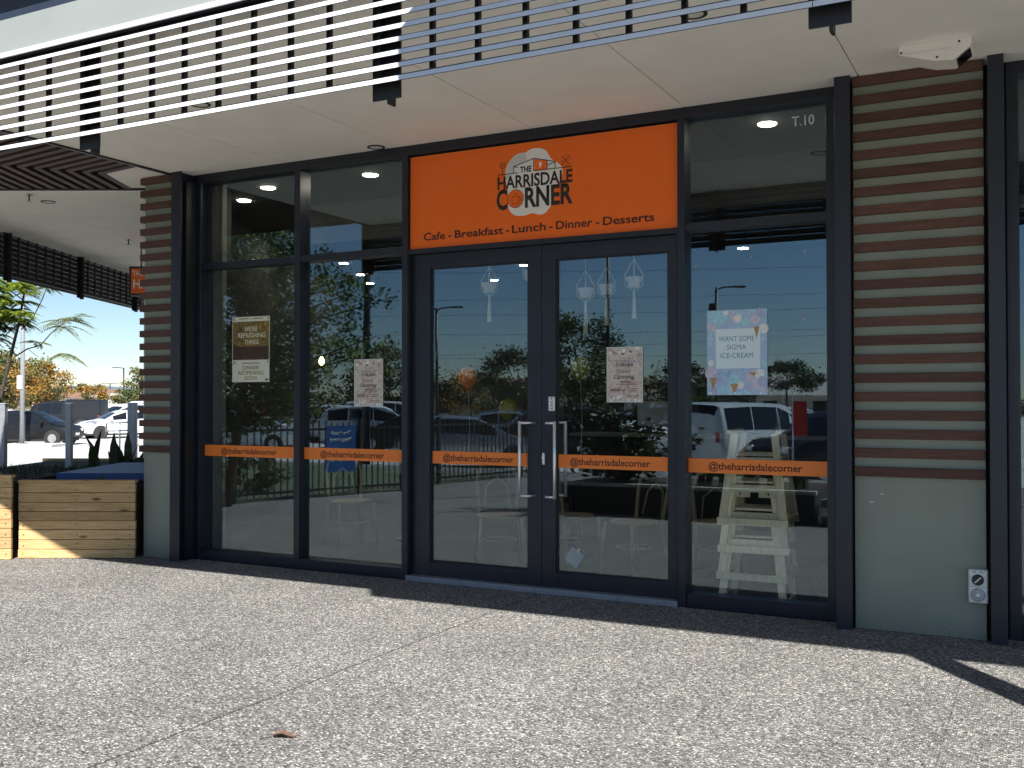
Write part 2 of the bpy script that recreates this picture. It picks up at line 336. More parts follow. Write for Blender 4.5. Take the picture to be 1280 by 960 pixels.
# raised forecourt, cast in bays with sawn joints
base = MB()
PF = [(9, .12), (9, -12), (-24, -12), tuple(V(-20, 9.9)[:2]), tuple(V(-3.5, 9.9)[:2]), (-7.55, .12)]
base.prism(PF, -.6, .0008); forecourt = base.build('forecourt', M['groove']); tag(forecourt, kind='structure')
jx = [9, 5.71, 2.65, -.40, -3.45]; gp = .007
for a, b_ in zip(jx[1:], jx[:-1]):
    MB().box(a + (.0012 if a == -.40 else gp), b_ - (.0012 if b_ == -.40 else gp), -12, .115, -.0029, .0025).build('slab', M['paving'], forecourt)
MB().prism([(-3.45 - gp, .115), (-3.45 - gp, -12), (-24, -12), tuple(V(-20, 9.88)[:2]), tuple(V(-3.5, 9.88)[:2]), (-7.55, .115)], -.0029, .0025).build('slab', M['paving'], forecourt)
gb_ = MB(); r_ = random.Random(21)
for i in range(34):
    x, y, q = r_.uniform(-7.2, 1.2), r_.uniform(-5.2, -.75), r_.uniform(.008, .019)
    n_ = 9; o_ = [(x + q * r_.uniform(.75, 1.15) * math.cos(2 * PI * k / n_), y + q * r_.uniform(.75, 1.15) * math.sin(2 * PI * k / n_)) for k in range(n_)]
    gb_.prism(o_, .0026, .0036)
tag(gb_.build('gum_spots', mat('old_gum', (.10, .098, .095), .8), forecourt), kind='stuff')
sheet('turf', [(-10.5, -3.0), (-9.45, -6.7), (-9.2, -10.6), (-17, -11.4), (-18, -5.6)], .012, M['turf'])
for (r0, r1, d) in [(-46, -15, 49.4)]:
    b = MB()
    for i in range(9):
        a = V(-44 + i * 3.0, 46.5, -.472); c = V(-44 + i * 3.0, 51.5, -.472); b.beam(a, c, .1, .006)
    tag(b.build('parking_lines', M['linewhite']), kind='structure')
b = MB()
for i in range(12):
    b.beam(Mv(-22 + i * 3.2, 21, -.472), Mv(-22 + i * 3.2, 26, -.472), .1, .006); b.beam(Mv(-22 + i * 3.2, 44, -.472), Mv(-22 + i * 3.2, 49, -.472), .1, .006)
tag(b.build('bay_lines', M['linewhite']), kind='structure')
# kerbed islands
for nm, q in (('kerb_island', [V(-21.6, 42.2), V(-19.2, 42.2), V(-19.2, 43.8), V(-21.6, 43.8)]),):
    tag(MB().prism([tuple(p[:2]) for p in q], -.48, -.36).build(nm, M['kerb'], bevel=.02), kind='structure')
# hills
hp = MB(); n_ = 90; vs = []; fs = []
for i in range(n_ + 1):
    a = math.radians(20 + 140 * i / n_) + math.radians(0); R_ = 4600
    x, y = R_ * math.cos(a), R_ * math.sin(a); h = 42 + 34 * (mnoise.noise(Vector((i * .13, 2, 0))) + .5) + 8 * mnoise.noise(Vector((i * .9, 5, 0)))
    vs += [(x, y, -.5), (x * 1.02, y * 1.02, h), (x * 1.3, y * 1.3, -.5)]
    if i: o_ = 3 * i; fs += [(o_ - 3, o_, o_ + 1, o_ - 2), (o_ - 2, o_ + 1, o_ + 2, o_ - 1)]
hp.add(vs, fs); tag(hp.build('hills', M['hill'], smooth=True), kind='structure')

# ------------------------------------------------------------------ building shell
G_Y = .2
bld = thing('shop_building', 'single storey shop building behind the cream canopy, dark upper wall above the roof edge', 'building', (0, 0, 0))
MB().box(-16, 9, .5, .8, 3.95, 6.6).build('upper_wall', M['upper'], bld)
MB().box(-16, 9, -.5, .9, 6.6, 6.75).build('eave', M['hbatten'], bld)
# side wall of the wing, behind the left pier
a, c = V(-3.50, 9.99), V(-3.50, 24.2)
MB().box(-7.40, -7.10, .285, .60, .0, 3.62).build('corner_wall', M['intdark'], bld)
MB().beam((a.x + RX * .14, a.y + RY * .14, 1.815), (c.x + RX * .14, c.y + RY * .14, 1.815), .24, 3.6).build('side_wall', M['panel'], bld)
MB().box(-14.6, 9.2, 12, 12.2, -.4, 3.62).build('rear_wall', M['intwall'], bld)
MB().box(9, 9.2, .1, 12, -.4, 3.6).build('end_wall', M['intwall'], bld)
# roof deck over canopy and shop
MB().prism([(-7.34, -2.76), (9, -2.76), (9, 12.2), (-16, 12.2), tuple(V(-3.4, 24)[:2]), tuple(V(-6.5, 24)[:2]), tuple(V(-6.5, 8.6)[:2]), (-9.72, -2.38), (-7.34, -2.38)], 3.80, 3.9).build('roof_deck', M['steel'], bld)
# interior
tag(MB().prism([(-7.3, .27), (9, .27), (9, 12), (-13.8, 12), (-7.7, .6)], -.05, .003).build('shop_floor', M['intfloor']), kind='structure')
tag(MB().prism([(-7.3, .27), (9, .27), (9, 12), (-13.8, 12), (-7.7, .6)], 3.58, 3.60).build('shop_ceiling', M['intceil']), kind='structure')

# canopy
can = thing('canopy', 'deep cream boarded canopy soffit with pale metal fascia over the shopfront', 'canopy', (0, 0, 0))
jn = [-7.245] + [-1.06 - 1.235 * k for k in range(4, -1, -1)] + [.175 + 1.235 * k for k in range(7)]
jn = [-7.245, -6.0, -4.765, -3.53, -2.295, -1.06, .175, 1.41, 2.645, 3.88, 5.115, 6.35, 7.585, 8.82]
for a, b_ in zip(jn[:-1], jn[1:]):
    MB().box(a + .004, b_ - .004, -2.735, .125, 3.63, 3.655).build('soffit_panel', M['soffit'], can, bevel=.0015)
MB().box(-7.25, 8.8, -2.735, .125, 3.66, 3.70).build('soffit_backing', M['black'], can)
MB().box(-7.275, -7.249, -2.74, .62, 3.615, 3.70).build('edge_trim', M['steel'], can)
MB().box(-7.34, 8.8, -2.80, -2.737, 3.648, 3.672).build('edge_channel', M['black'], can)
MB().prismy([(-7.36, 3.672), (8.8, 3.672), (8.8, 3.90), (-7.36, 3.90)], -2.815, -2.76).build('fascia', M['fascia'], can)
MB().box(-7.36, 8.8, -2.828, -2.816, 3.655, 3.685).build('drip_edge', M['slat_face'], can)
MB().box(-7.37, 8.8, -2.74, -2.45, 3.905, 3.99).build('gutter', M['upper'], can, bevel=.005)
# small pale boarding beside the pier and the wing's soffit
MB().prism([(-7.276, -.39), (-7.81, -.33), tuple(V(-2.98 - .3 - .71 + .0, 10.15)[:2]), (-8.12, .19), tuple(V(-3.4, 10.16)[:2]), (-7.276, .55)] if False else
           [(-7.276, -.40), (-7.80, -.33), (-8.115, .25), (-7.276, .69)], 3.632, 3.655).build('soffit_panel', M['soffit'], can)
wq = [V(-2.6, 10.20), V(-6.5, 10.20), V(-6.5, 24), V(-2.6, 24)]
for i in range(9):
    d0, d1 = 10.24 + i * 1.55, 10.24 + (i + 1) * 1.55 - (.008 if 0 else .002)
    MB().prism([tuple(V(-3.38, d0)[:2]), tuple(V(-6.5, d0)[:2]), tuple(V(-6.5, d1)[:2]), tuple(V(-3.38, d1)[:2])], 3.63, 3.655).build('soffit_panel', M['soffit'], can)
b = MB(); b.beam(V(-2.95, 10.21, 3.645), V(-6.5, 10.21, 3.645), .045, .05); b.build('edge_trim', M['steel'], can)
MB().prism([tuple(V(-2.9, 10.2)[:2]), tuple(V(-6.5, 10.2)[:2]), tuple(V(-6.5, 24)[:2]), tuple(V(-3.38, 24)[:2])], 3.66, 3.70).build('soffit_backing', M['black'], can)
# black void above the chevron battens, with its edge frame
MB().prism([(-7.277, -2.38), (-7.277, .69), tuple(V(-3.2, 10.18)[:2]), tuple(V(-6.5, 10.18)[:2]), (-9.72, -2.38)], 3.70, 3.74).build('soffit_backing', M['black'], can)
MB().box(-9.75, -7.277, -2.42, -2.381, 3.60, 3.90).build('edge_trim', M['steel'], can)
b = MB(); b.beam(Vector((-9.74, -2.40, 3.75)), V(-6.5, 10.2, 3.75), .04, .30); b.build('edge_trim', M['steel'], can)
# chevron battens: short arms to the canopy edge, long arms parallel to the wing
apex0 = Vector((-7.81, -.33)); ap = Vector((-.622, -.783)); ua = Vector((.991, -.13)).normalized(); ub = Vector((FX, FY))
for k in range(0, 20):
    A = apex0 + ap * (.137 * k + .03)
    if A.y < -2.36: break
    t = (-7.28 - A.x) / ua.x; E1 = A + ua * t
    if E1.y < -2.37: t = (-2.37 - A.y) / ua.y; E1 = A + ua * t
    dA = (A.x - V(0, 0).x) * FX + (A.y + 6.9455) * FY; E2 = A + ub * (10.17 - dA)
    for E, nm in ((E1, 'batten'), (E2, 'batten')):
        L = (E - A).length
        if L < .06: continue
        dd = (E - A) / L; bb = MB().box(0, L, -.031, .031, -.045, 0)
        o = bb.build(nm, M['hbatten'], can); o.location = (A.x, A.y, 3.672); o.rotation_euler = (0, 0, math.atan2(dd.y, dd.x))
# fills for remaining left side (longer arms further out)
for k in range(1, 12):
    A = apex0 + ap * (.137 * (18.6) + .03) + Vector((-.115 * k * .885, -.115 * k * .4648))
    if A.x < -9.9: break
    dA = (A.x) * FX + (A.y + 6.9455) * FY; A = A + ub * max(0, (-2.36 - A.y) / FY); E2 = A + ub * (10.17 - (A.x * FX + (A.y + 6.9455) * FY))
    L = (E2 - A).length; o = MB().box(0, L, -.031, .031, -.045, 0).build('batten', M['hbatten'], can); o.location = (A.x, A.y, 3.672); o.rotation_euler = (0, 0, math.atan2(FY, FX))

# higher canopy out of the picture, whose shade falls on the right of the louvres
up = thing('upper_canopy', 'higher dark roof canopy projecting above the right part of the shopfront', 'canopy', (0, 0, 0))
MB().box(-1.81, 9, -4.08, .48, 4.38, 4.88).build('roof_box', M['upper'], up)
MB().box(-1.80, 8.9, -4.07, .48, 4.35, 4.379).build('soffit_panel', M['soffit'], up)
post = thing('canopy_post', 'dark square steel post carrying the canopy beyond the right edge', 'post', (1.27, -2.95, 0))
MB().box(-.075, .075, -.075, .075, 0, 4.35).build('shaft', M['steel'], post, bevel=.004)
MB().box(-.14, .14, -.14, .14, 0, .015).build('base_plate', M['steel'], post)

# louvre screens
def louvre_meshes(L):
    sl = MB(); zt = .028
    n0 = [(0, 0), (.012, zt), (.056, zt + .003), (.056, .050), (.060, .050), (.060, zt - .001), (.013, zt - .004), (.004, -.002)]
    # front face silver, the rest dark
    m = len(n0); vs = [(.0, y, z) for y, z in n0] + [(L - .004, y, z) for y, z in n0]
    # sweep in x
    o = MB(); fs = []; mi = []
    o.v = vs
    for i in range(m):
        j = (i + 1) % m; fs.append((i, m + i, m + j, j)); mi.append(0 if i == 0 else 1)
    fs.append(tuple(range(m))); mi.append(0); fs.append(tuple(range(m, 2 * m))[::-1]); mi.append(0)
    o.f = fs; o.mi = mi
    me = o.mesh('slat', [M['slat_face'], M['black']]); 
    bm = bmesh.new(); bm.from_mesh(me); bmesh.ops.recalc_face_normals(bm, faces=bm.faces); bm.to_mesh(me); bm.free()
    bar = MB().box(-.0125, .0125, .0612, .0855, 3.125, 3.66).mesh('bar', M['black'])
    return me, bar
SL, BAR = louvre_meshes(2.175)
def screen(loc, rz, label, group, nb=8):
    t = thing('louvre_screen', label, 'louvre screen', loc, rz, group)
    for k in range(9): inst(SL, 'slat', t, (0, 0, 3.075 + .0645 * k))
    for k in range(nb): inst(BAR, 'bar', t, (.335 + .257 * k if k < 7 else .02, 0, 0))
    b = MB(); b.box(-.035, .135, .0865, .1, 3.02, 3.66); b.box(.045, .06, .10, .16, 3.0, 3.63); b.build('bracket', M['black'], t, bevel=.002)
    return t
lab = {-7.33: 'leftmost sunlit louvre screen panel hanging under the front canopy edge', -5.155: 'sunlit louvre screen panel left of the middle bracket', -2.98: 'half sunlit half shaded louvre screen panel above the orange sign',
       -.805: 'blue shaded louvre screen panel at the top right corner', 1.37: 'shaded louvre screen panel beyond the right edge of the picture'}
for x, lb in lab.items(): screen((x, -2.82, 0), 0, lb, 'louvre screens along the front canopy edge')
bS = MB(); bS.box(-7.345, -7.31, -2.83, -2.70, 3.02, 3.66)
e = thing('screen_end_post', 'black end post of the front louvre screen at the canopy corner', 'post'); bS.build('flat_bar', M['black'], e)
wl = ['nearest dark backlit louvre screen on the wing canopy', 'second dark backlit louvre screen on the wing canopy', 'third dark backlit louvre screen, left of the orange blade sign', 'dark backlit louvre screen behind the orange blade sign', 'farthest dark louvre screen of the wing canopy']
for i in range(5):
    d = 10.35 + i * 2.175 + .42
    q = V(-6.55, d + 2.175); t = screen((q.x, q.y, 0), WROT - PI / 2, wl[i], 'louvre screens along the wing canopy')

# ------------------------------------------------------------------ shopfront
sf = thing('shopfront', 'charcoal framed glass shopfront with orange lettered bands across its windows', 'shopfront', (0, 0, 0))
def fr(name, *a): return MB().box(*a).build(name, M['frame'], sf, bevel=.003)
fr('jamb', -7.10, -7.04, .13, .28, 0, 3.63)
fr('mullion', -5.912, -5.848, .13, .28, .0905, 3.549)
fr('mullion', -4.757, -4.702, .125, .285, 0, 3.549)
fr('mullion', -2.352, -2.296, .125, .285, 0, 3.549)
fr('jamb', -1.299, -1.215, .13, .28, 0, 3.549)
fr('sill', -7.04, -4.758, .14, .27, 0, .09)
fr('sill', -2.295, -1.30, .14, .27, 0, .10)
fr('head', -7.039, -1.216, .128, .28, 3.55, 3.629)
MB().box(-7.04, -1.216, .1255, .1275, 3.575, 3.60).build('head_bead', M['black'], sf)
fr('transom', -7.039, -5.913, .135, .27, 2.728, 2.787); fr('transom', -5.847, -4.758, .135, .27, 2.728, 2.787)
fr('transom', -2.295, -1.30, .135, .27, 2.726, 2.786)
fr('transom', -4.701, -2.353, .135, .27, 2.718, 2.759)
MB().box(-4.701, -2.353, .10, .27, 0, .042).build('threshold', M['sill'], sf, bevel=.004)
STR = '@theharrisdalecorner'
def pane(x0, x1, z0, z1, tx=None):
    p = MB().box(x0, x1, G_Y, G_Y + .008, z0, z1).build('pane', M['glass'], sf)
    if tx:
        MB().box(x0 + .001, x1 - .001, G_Y - .0025, G_Y - .0008, .972, 1.076).build('orange_band', M['orange2'], p)
        text(STR, tx[0], tx[1], tx[2] - .004, .050, G_Y - .0027, M['maroon'], p, 'band_lettering', bold=.012, thick=.0008)
    return p
pane(-7.04, -5.912, 2.787, 3.55); pane(-7.04, -5.912, .09, 2.728, (-6.83, -6.16, 1.003))
pane(-5.848, -4.757, 2.787, 3.55); pane(-5.848, -4.757, .09, 2.728, (-5.665, -4.985, 1.003))
pane(-2.296, -1.299, 2.786, 3.55); pane(-2.296, -1.299, .10, 2.726, (-2.144, -1.479, 1.003))
text('T.10', -1.54, -1.387, 3.41, .068, G_Y - .001, M['white'], sf, 'unit_number', bold=.014, thick=.001)
# suction marks left on the right window
b = MB()
for x, z, r in ((-2.235, 2.475, .010), (-1.83, 2.515, .006), (-1.455, 2.53, .012), (-1.465, 2.10, .009), (-1.462, 2.065, .013)): b.lathe([(r, G_Y - .0012), (r, G_Y - .0006)], (x, 0, z), 14, axis='Y')
tag(b.build('suction_mark', M['sill'], sf), kind='stuff')
# door leaves
def leaf(x0, x1, gx0, gx1, tx, hx, sgn, lb):
    L = MB(); ya, yb = .185, .245
    L.box(x0, gx0, ya, yb, .045, 2.716); L.box(gx1, x1, ya, yb, .045, 2.716)
    L.box(gx0, gx1, ya, yb, .045, .160); L.box(gx0, gx1, ya, yb, 2.60, 2.716)
    d = L.build('door_leaf', M['frame'], sf, bevel=.003); d['label'] = lb
    g = MB().box(gx0, gx1, .212, .220, .16, 2.60).build('pane', M['glass'], d)
    bd = MB(); bd.box(gx0, gx0 + .012, .2, .2115, .16, 2.60); bd.box(gx1 - .012, gx1, .2, .2115, .16, 2.60); bd.box(gx0 + .012, gx1 - .012, .2, .2115, .16, .172); bd.box(gx0 + .012, gx1 - .012, .2, .2115, 2.588, 2.60); bd.build('glazing_bead', M['black'], d)
    MB().box(gx0 + .002, gx1 - .002, .2092, .2112, .972, 1.076).build('orange_band', M['orange2'], d)
    text(STR, tx[0], tx[1], 0.999, .050, .2089, M['maroon'], d, 'band_lettering', bold=.012, thick=.0008)
    for yy, s2 in ((.115, 1), (.315, -1)):
        h = MB(); h.tube([(hx, yy, .735), (hx, yy, 1.333)], .0125, 10)
        for z in (.748, 1.32):
            h.tube([(hx, yy, z), (hx + sgn * .075, yy, z), (hx + sgn * .10, .185 if s2 > 0 else .245, z)], .0095, 8)
        h.build('handle', M['alu'], d, smooth=True)
    return d
d1 = leaf(-4.690, -3.483, -4.515, -3.602, (-4.40, -3.745), -3.640, 1, 'left leaf of the glass double door')
d2 = leaf(-3.479, -2.365, -3.360, -2.442, (-3.248, -2.595), -3.337, -1, 'right leaf of the glass double door')
ps = MB().box(-3.420, -3.366, .1835, .1848, 1.415, 1.524).build('push_sticker', M['white'], d2)
for i, ch in enumerate('PUSH'):
    text(ch, -3.401, -3.385, 1.502 - i * .026, .0165, .1832, M['blackink'], d2, 'push_letter', bold=.02, thick=.0006)
lk = MB(); lk.lathe([(.013, .170), (.013, .185)], (-3.462, 0, 1.05), 14, axis='Y'); lk.box(-3.472, -3.452, .176, .1848, .995, 1.085); lk.build('lock', M['alu'], d2)
MB().box(-4.70, -4.692, .13, .28, .042, 2.717).build('door_stop', M['black'], sf); MB().box(-2.363, -2.354, .13, .28, .042, 2.717).build('door_stop', M['black'], sf)

# window bay continuing beyond the right column
sf2 = thing('side_shopfront', 'narrow strip of charcoal window frame at the right edge of the picture', 'window', (0, 0, 0))
def fr2(name, *a): return MB().box(*a).build(name, M['frame'], sf2, bevel=.003)
fr2('jamb', -.195, -.125, .13, .28, 0, 3.549); fr2('head', -.195, 4.0, .128, .28, 3.55, 3.629); fr2('sill', -.124, 3.93, .14, .27, 0, .10)
fr2('transom', -.124, 3.93, .135, .27, 2.726, 2.786); fr2('jamb', 3.931, 4.0, .13, .28, 0, 3.549)
MB().box(-.125, 3.93, .2, .208, .10, 2.726).build('pane', M['glass'], sf2); MB().box(-.125, 3.93, .2, .208, 2.786, 3.55).build('pane', M['glass'], sf2)
MB().box(4.0, 9, 0, .3, 0, 3.629).build('end_panel', M['panel'], sf2)

# columns of steel
for x0, x1, lb in ((-7.205, -7.085, 'slim dark steel column beside the left batten pier'), (-1.207, -1.107, 'slim dark steel column between ladder window and right batten wall'), (-.291, -.198, 'slim dark steel column right of the power outlet')):
    c = thing('steel_column', lb, 'column', ((x0 + x1) / 2, 0, 0), 0, 'dark steel columns of the shopfront'); w = (x1 - x0) / 2
    k = MB(); k.box(-w, w, -.078, -.062, 0, 3.629); k.build('front_flange', M['steel'], c, bevel=.002)
    MB().box(-.012, .012, -.0615, .20, 0, 3.629).build('web', M['steel'], c); MB().box(-w, w, .2005, .215, 0, 3.629).build('rear_flange', M['steel'], c)
    MB().box(-w + .004, w - .004, -.0, .12, 0, 3.55).build('infill', M['black'], c)

# batten clad pier and wall
def clad(name, label, x0, x1, left_return, bx0):
    t = thing(name, label, 'wall', (x0, 0, 0)); W_ = x1 - x0
    MB().box(0, W_, 0, .26, 0.005, 3.629).build('wall_panel', M['panel'], t, bevel=.002)
    b = MB(); b.box(bx0, W_ - .002, -.032, -.0005, 0, .062)
    if left_return: b.box(bx0, -.0005, -.0005, .26, 0, .062)
    me = b.mesh('batten', M['batten'])
    for k in range(22):
        o = inst(me, 'batten', t, (0, 0, 3.562 - .12186 * k)); bv = o.modifiers.new('bevel', 'BEVEL'); bv.width = .003; bv.segments = 1
    return t
clad('batten_pier', 'narrow grey green pier with red brown horizontal battens left of the shopfront', -7.628, -7.215, True, -.037)
rw = clad('batten_wall', 'grey green wall panel with red brown horizontal battens right of the shopfront', -1.100, -.318, False, 0.)
sc = MB(); 
for (x, z, l_) in ((.09, .83, .03), (.16, .885, .02)): sc.box(x, x + l_, -.0012, -.0003, z, z + .006)
sc.build('scuff_mark', M['grey'], rw)

# power outlet
po = thing('power_outlet', 'grey weatherproof power outlet with round black switch on the green wall', 'power outlet', (-.364, 0, .345))
MB().box(-.056, .056, -.045, -.0006, -.104, .104).build('housing', M['alu'] if 0 else M['grey'], po, bevel=.005)
MB().box(-.050, .050, -.052, -.0455, .0, .096).build('switch_plate', M['white'], po, bevel=.003)
MB().box(-.050, .050, -.052, -.0455, -.098, -.004).build('socket_plate', M['white'], po, bevel=.003)
MB().lathe([(.034, -.0525), (.034, -.064), (.030, -.068)][::-1], (0, 0, .042), 24, axis='Y').build('switch_knob', M['blackink'], po)
b = MB(); b.obox((0, -.0695, .042), (.017, 0, .017), (0, .0015, 0), (-.003, 0, .003)); b.build('pointer', M['grey'], po)
MB().lathe([(.041, -.0525), (.041, -.058), (.036, -.062), (.014, -.063)][::-1], (0, 0, -.051), 26, axis='Y').build('socket_cap', M['sill'], po)
MB().lathe([(.010, -.0635), (.010, -.066)][::-1], (0, 0, -.051), 12, axis='Y').build('cap_centre', M['white'], po)
text('OFF', -.034, -.010, .084, .008, -.0523, M['blackink'], po, 'switch_marking', bold=.02, thick=.0004); text('ON', .008, .030, .084, .008, -.0523, M['blackink'], po, 'switch_marking', bold=.02, thick=.0004)

# ------------------------------------------------------------------ sign
sg = thing('shop_sign', 'orange sign board with white cloud logo above the double door', 'sign', (-3.52, .165, 2.76))
YS = .160
MB().box(-4.695 + 3.52, -2.358 + 3.52, -.003, .03, 0, .776).build('sign_panel', M['orange'], sg)
b = MB(); b.box(-4.697 + 3.52, -2.356 + 3.52, -.004, -.0032, .768, .7755); b.box(-4.694 + 3.52, -4.686 + 3.52, -.0042, -.0032, .001, .7675); b.box(-2.367 + 3.52, -2.359 + 3.52, -.0042, -.0032, .001, .7675); b.build('panel_edge', M['orange2'], sg)
def L2(p): return [(x + 3.52, z - 2.76) for x, z in p]
def smooth_poly(p, it=2):
    for _ in range(it):
        q = []
        for i in range(len(p)):
            a, c = p[i], p[(i + 1) % len(p)]; q += [(a[0] * .75 + c[0] * .25, a[1] * .75 + c[1] * .25), (a[0] * .25 + c[0] * .75, a[1] * .25 + c[1] * .75)]
        p = q
    return p
blob = [(-3.765, 3.156), (-3.786, 3.24), (-3.794, 3.305), (-3.786, 3.348), (-3.761, 3.396), (-3.719, 3.436), (-3.676, 3.456), (-3.634, 3.459), (-3.609, 3.452), (-3.591, 3.469), (-3.55, 3.481), (-3.501, 3.481), (-3.452, 3.468), (-3.422, 3.446), (-3.404, 3.407), (-3.377, 3.373), (-3.336, 3.353), (-3.299, 3.318), (-3.285, 3.282), (-3.292, 3.24), (-3.313, 3.199), (-3.343, 3.165), (-3.384, 3.119), (-3.384, 3.064), (-3.384, 3.02), (-3.412, 2.986), (-3.439, 2.96), (-3.48, 2.952), (-3.522, 2.961), (-3.55, 2.974), (-3.578, 2.966), (-3.62, 2.957), (-3.676, 2.957), (-3.726, 2.975), (-3.754, 3.009), (-3.768, 3.042)]
MB().prismy(smooth_poly(L2(blob)), -.0042, -.0032).build('logo_cloud', M['white'], sg, recalc=True)
shp = [(-3.792, 3.25), (-3.792, 3.305), (-3.784, 3.346), (-3.759, 3.394), (-3.718, 3.434), (-3.662, 3.457), (-3.610, 3.450), (-3.599, 3.395), (-3.719, 3.352), (-3.719, 3.306)]
MB().prismy(L2(shp), -.0050, -.0044).build('logo_shade', M['grey'], sg, recalc=True)
def line(b, p, q, w=.006, y=-.0058): b.beam((p[0] + 3.52, y, p[1] - 2.76), (q[0] + 3.52, y, q[1] - 2.76), .0012, w, up=(0, 0, 1)) if abs(p[0] - q[0]) > 1e-4 else b.box(p[0] + 3.52 - w / 2, p[0] + 3.52 + w / 2, y - .0006, y + .0006, min(p[1], q[1]) - 2.76, max(p[1], q[1]) - 2.76)
def lines(name, segs, w, m, y):
    b = MB()
    for i, (p, q) in enumerate(segs):
        yy = y - .00015 * (i % 5); P = Vector((p[0] + 3.52, yy, p[1] - 2.76)); Q = Vector((q[0] + 3.52, yy, q[1] - 2.76)); d = (Q - P); Ln = d.length; d.normalize(); n = Vector((-d.z, 0, d.x))
        b.obox((P + Q) / 2, d * Ln / 2, Vector((0, .0004, 0)), n * w / 2)
    return b.build(name, m, sg)
lines('logo_house_outline', [((-3.72, 3.354), (-3.536, 3.402)), ((-3.536, 3.402), (-3.348, 3.357)), ((-3.716, 3.353), (-3.716, 3.303)), ((-3.537, 3.40), (-3.537, 3.303)), ((-3.42, 3.374), (-3.42, 3.303)), ((-3.351, 3.357), (-3.351, 3.304)), ((-3.415, 3.336), (-3.35, 3.354)), ((-3.711, 3.353), (-3.676, 3.345)), ((-3.86, 3.302), (-3.676, 3.301)), ((-3.537, 3.303), (-3.209, 3.303))], .006, M['blackink'], -.0068)
MB().prismy(L2([(-3.531, 3.395), (-3.425, 3.372), (-3.425, 3.306), (-3.531, 3.306)]), -.0062, -.0052).build('logo_shop_window', M['orange'], sg)
b = MB(); b.prismy(L2([(-3.491, 3.348), (-3.468, 3.348), (-3.479, 3.316)]), -.0072, -.0066); b.lathe([(.012, -.0074), (.012, -.0066)], (-3.479 + 3.52, 0, 3.356 - 2.76), 14, axis='Y'); b.build('logo_cone', M['white'], sg, recalc=True)
text('THE', -.138, -.038, .5410, .045, -.0052, M['blackink'], sg, 'logo_lettering', bold=.03, thick=.001)
text('HARRISDALE', -3.862 + 3.52, -3.203 + 3.52, 3.186 - 2.76, .095, -.0052, M['blackink'], sg, 'logo_lettering', bold=.025, thick=.001)
text('C', -3.870 + 3.52, -3.772 + 3.52, 3.024 - 2.76, .150, -.0052, M['blackink'], sg, 'logo_lettering', bold=.03, thick=.001)
text('RNER', -3.615 + 3.52, -3.202 + 3.52, 3.024 - 2.76, .148, -.0052, M['blackink'], sg, 'logo_lettering', bold=.03, thick=.001)
MB().lathe([(.0735, -.0062), (.0735, -.0052)], (-3.699 + 3.52, 0, 3.098 - 2.76), 36, axis='Y').build('logo_disc_rim', M['maroon'], sg)
MB().lathe([(.069, -.0070), (.069, -.0063)], (-3.699 + 3.52, 0, 3.098 - 2.76), 36, axis='Y').build('logo_disc', M['orange'], sg)
lines('logo_cup', [((-3.729, 3.118), (-3.669, 3.118)), ((-3.729, 3.118), (-3.729, 3.056)), ((-3.669, 3.118), (-3.669, 3.056)), ((-3.729, 3.056), (-3.669, 3.056)), ((-3.669, 3.108), (-3.650, 3.104)), ((-3.650, 3.104), (-3.650, 3.080)), ((-3.650, 3.080), (-3.669, 3.072)), ((-3.708, 3.130), (-3.702, 3.142)), ((-3.692, 3.130), (-3.686, 3.142))], .003, M['maroon'], -.0078)
lines('logo_glass', [((-3.815, 3.303), (-3.815, 3.348)), ((-3.825, 3.304), (-3.805, 3.304)), ((-3.838, 3.395), (-3.836, 3.366)), ((-3.836, 3.366), (-3.815, 3.348)), ((-3.815, 3.348), (-3.794, 3.366)), ((-3.794, 3.366), (-3.792, 3.395)), ((-3.838, 3.393), (-3.792, 3.393)), ((-3.836, 3.374), (-3.794, 3.378))], .0035, M['maroon'], -.0052)
lines('logo_cutlery', [((-3.289, 3.394), (-3.225, 3.319)), ((-3.221, 3.392), (-3.296, 3.324)), ((-3.262, 3.398), (-3.248, 3.398)), ((-3.262, 3.318), (-3.248, 3.318)), ((-3.292, 3.362), (-3.290, 3.352)), ((-3.222, 3.362), (-3.224, 3.352)), ((-3.294, 3.386), (-3.283, 3.396))], .0045, M['maroon'], -.0052)
for s_, a, c in (('Cafe', -4.563, -4.355), ('-', -4.325, -4.295), ('Breakfast', -4.262, -3.81), ('-', -3.785, -3.757), ('Lunch', -3.733, -3.432), ('-', -3.402, -3.374), ('Dinner', -3.345, -3.037), ('-', -3.008, -2.980), ('Desserts', -2.950, -2.541)):
    text(s_, a + 3.52, c + 3.52, 2.828 - 2.76, .060, -.0035, M['maroon'], sg, 'tagline_lettering', bold=.018, thick=.001)

# ------------------------------------------------------------------ posters
def artmat(name, cols, scale, rough=.35, dist=1.5):
    m = bpy.data.materials.new(name); m.use_nodes = True; n = m.node_tree.nodes; l = m.node_tree.links; b = n['Principled BSDF']; b.inputs['Roughness'].default_value = rough
    tc = n.new('ShaderNodeTexCoord'); nz = n.new('ShaderNodeTexNoise'); nz.inputs['Scale'].default_value = scale; nz.inputs['Detail'].default_value = 5; nz.inputs['Distortion'].default_value = dist
    l.new(tc.outputs['Object'], nz.inputs['Vector']); r = n.new('ShaderNodeValToRGB'); l.new(nz.outputs['Fac'], r.inputs[0])
    e = r.color_ramp.elements; e[0].position = .3; e[1].position = .7; e[0].color = (*cols[0], 1); e[1].color = (*cols[-1], 1)
    for i, c in enumerate(cols[1:-1]): q = e.new(.3 + .4 * (i + 1) / (len(cols) - 1)); q.color = (*c, 1)
    l.new(r.outputs[0], b.inputs['Base Color']); return m
food = artmat('food_photo_print', [(.02, .03, .01), (.05, .06, .015), (.30, .18, .03), (.03, .035, .012), (.45, .28, .05), (.12, .06, .02)], 16)
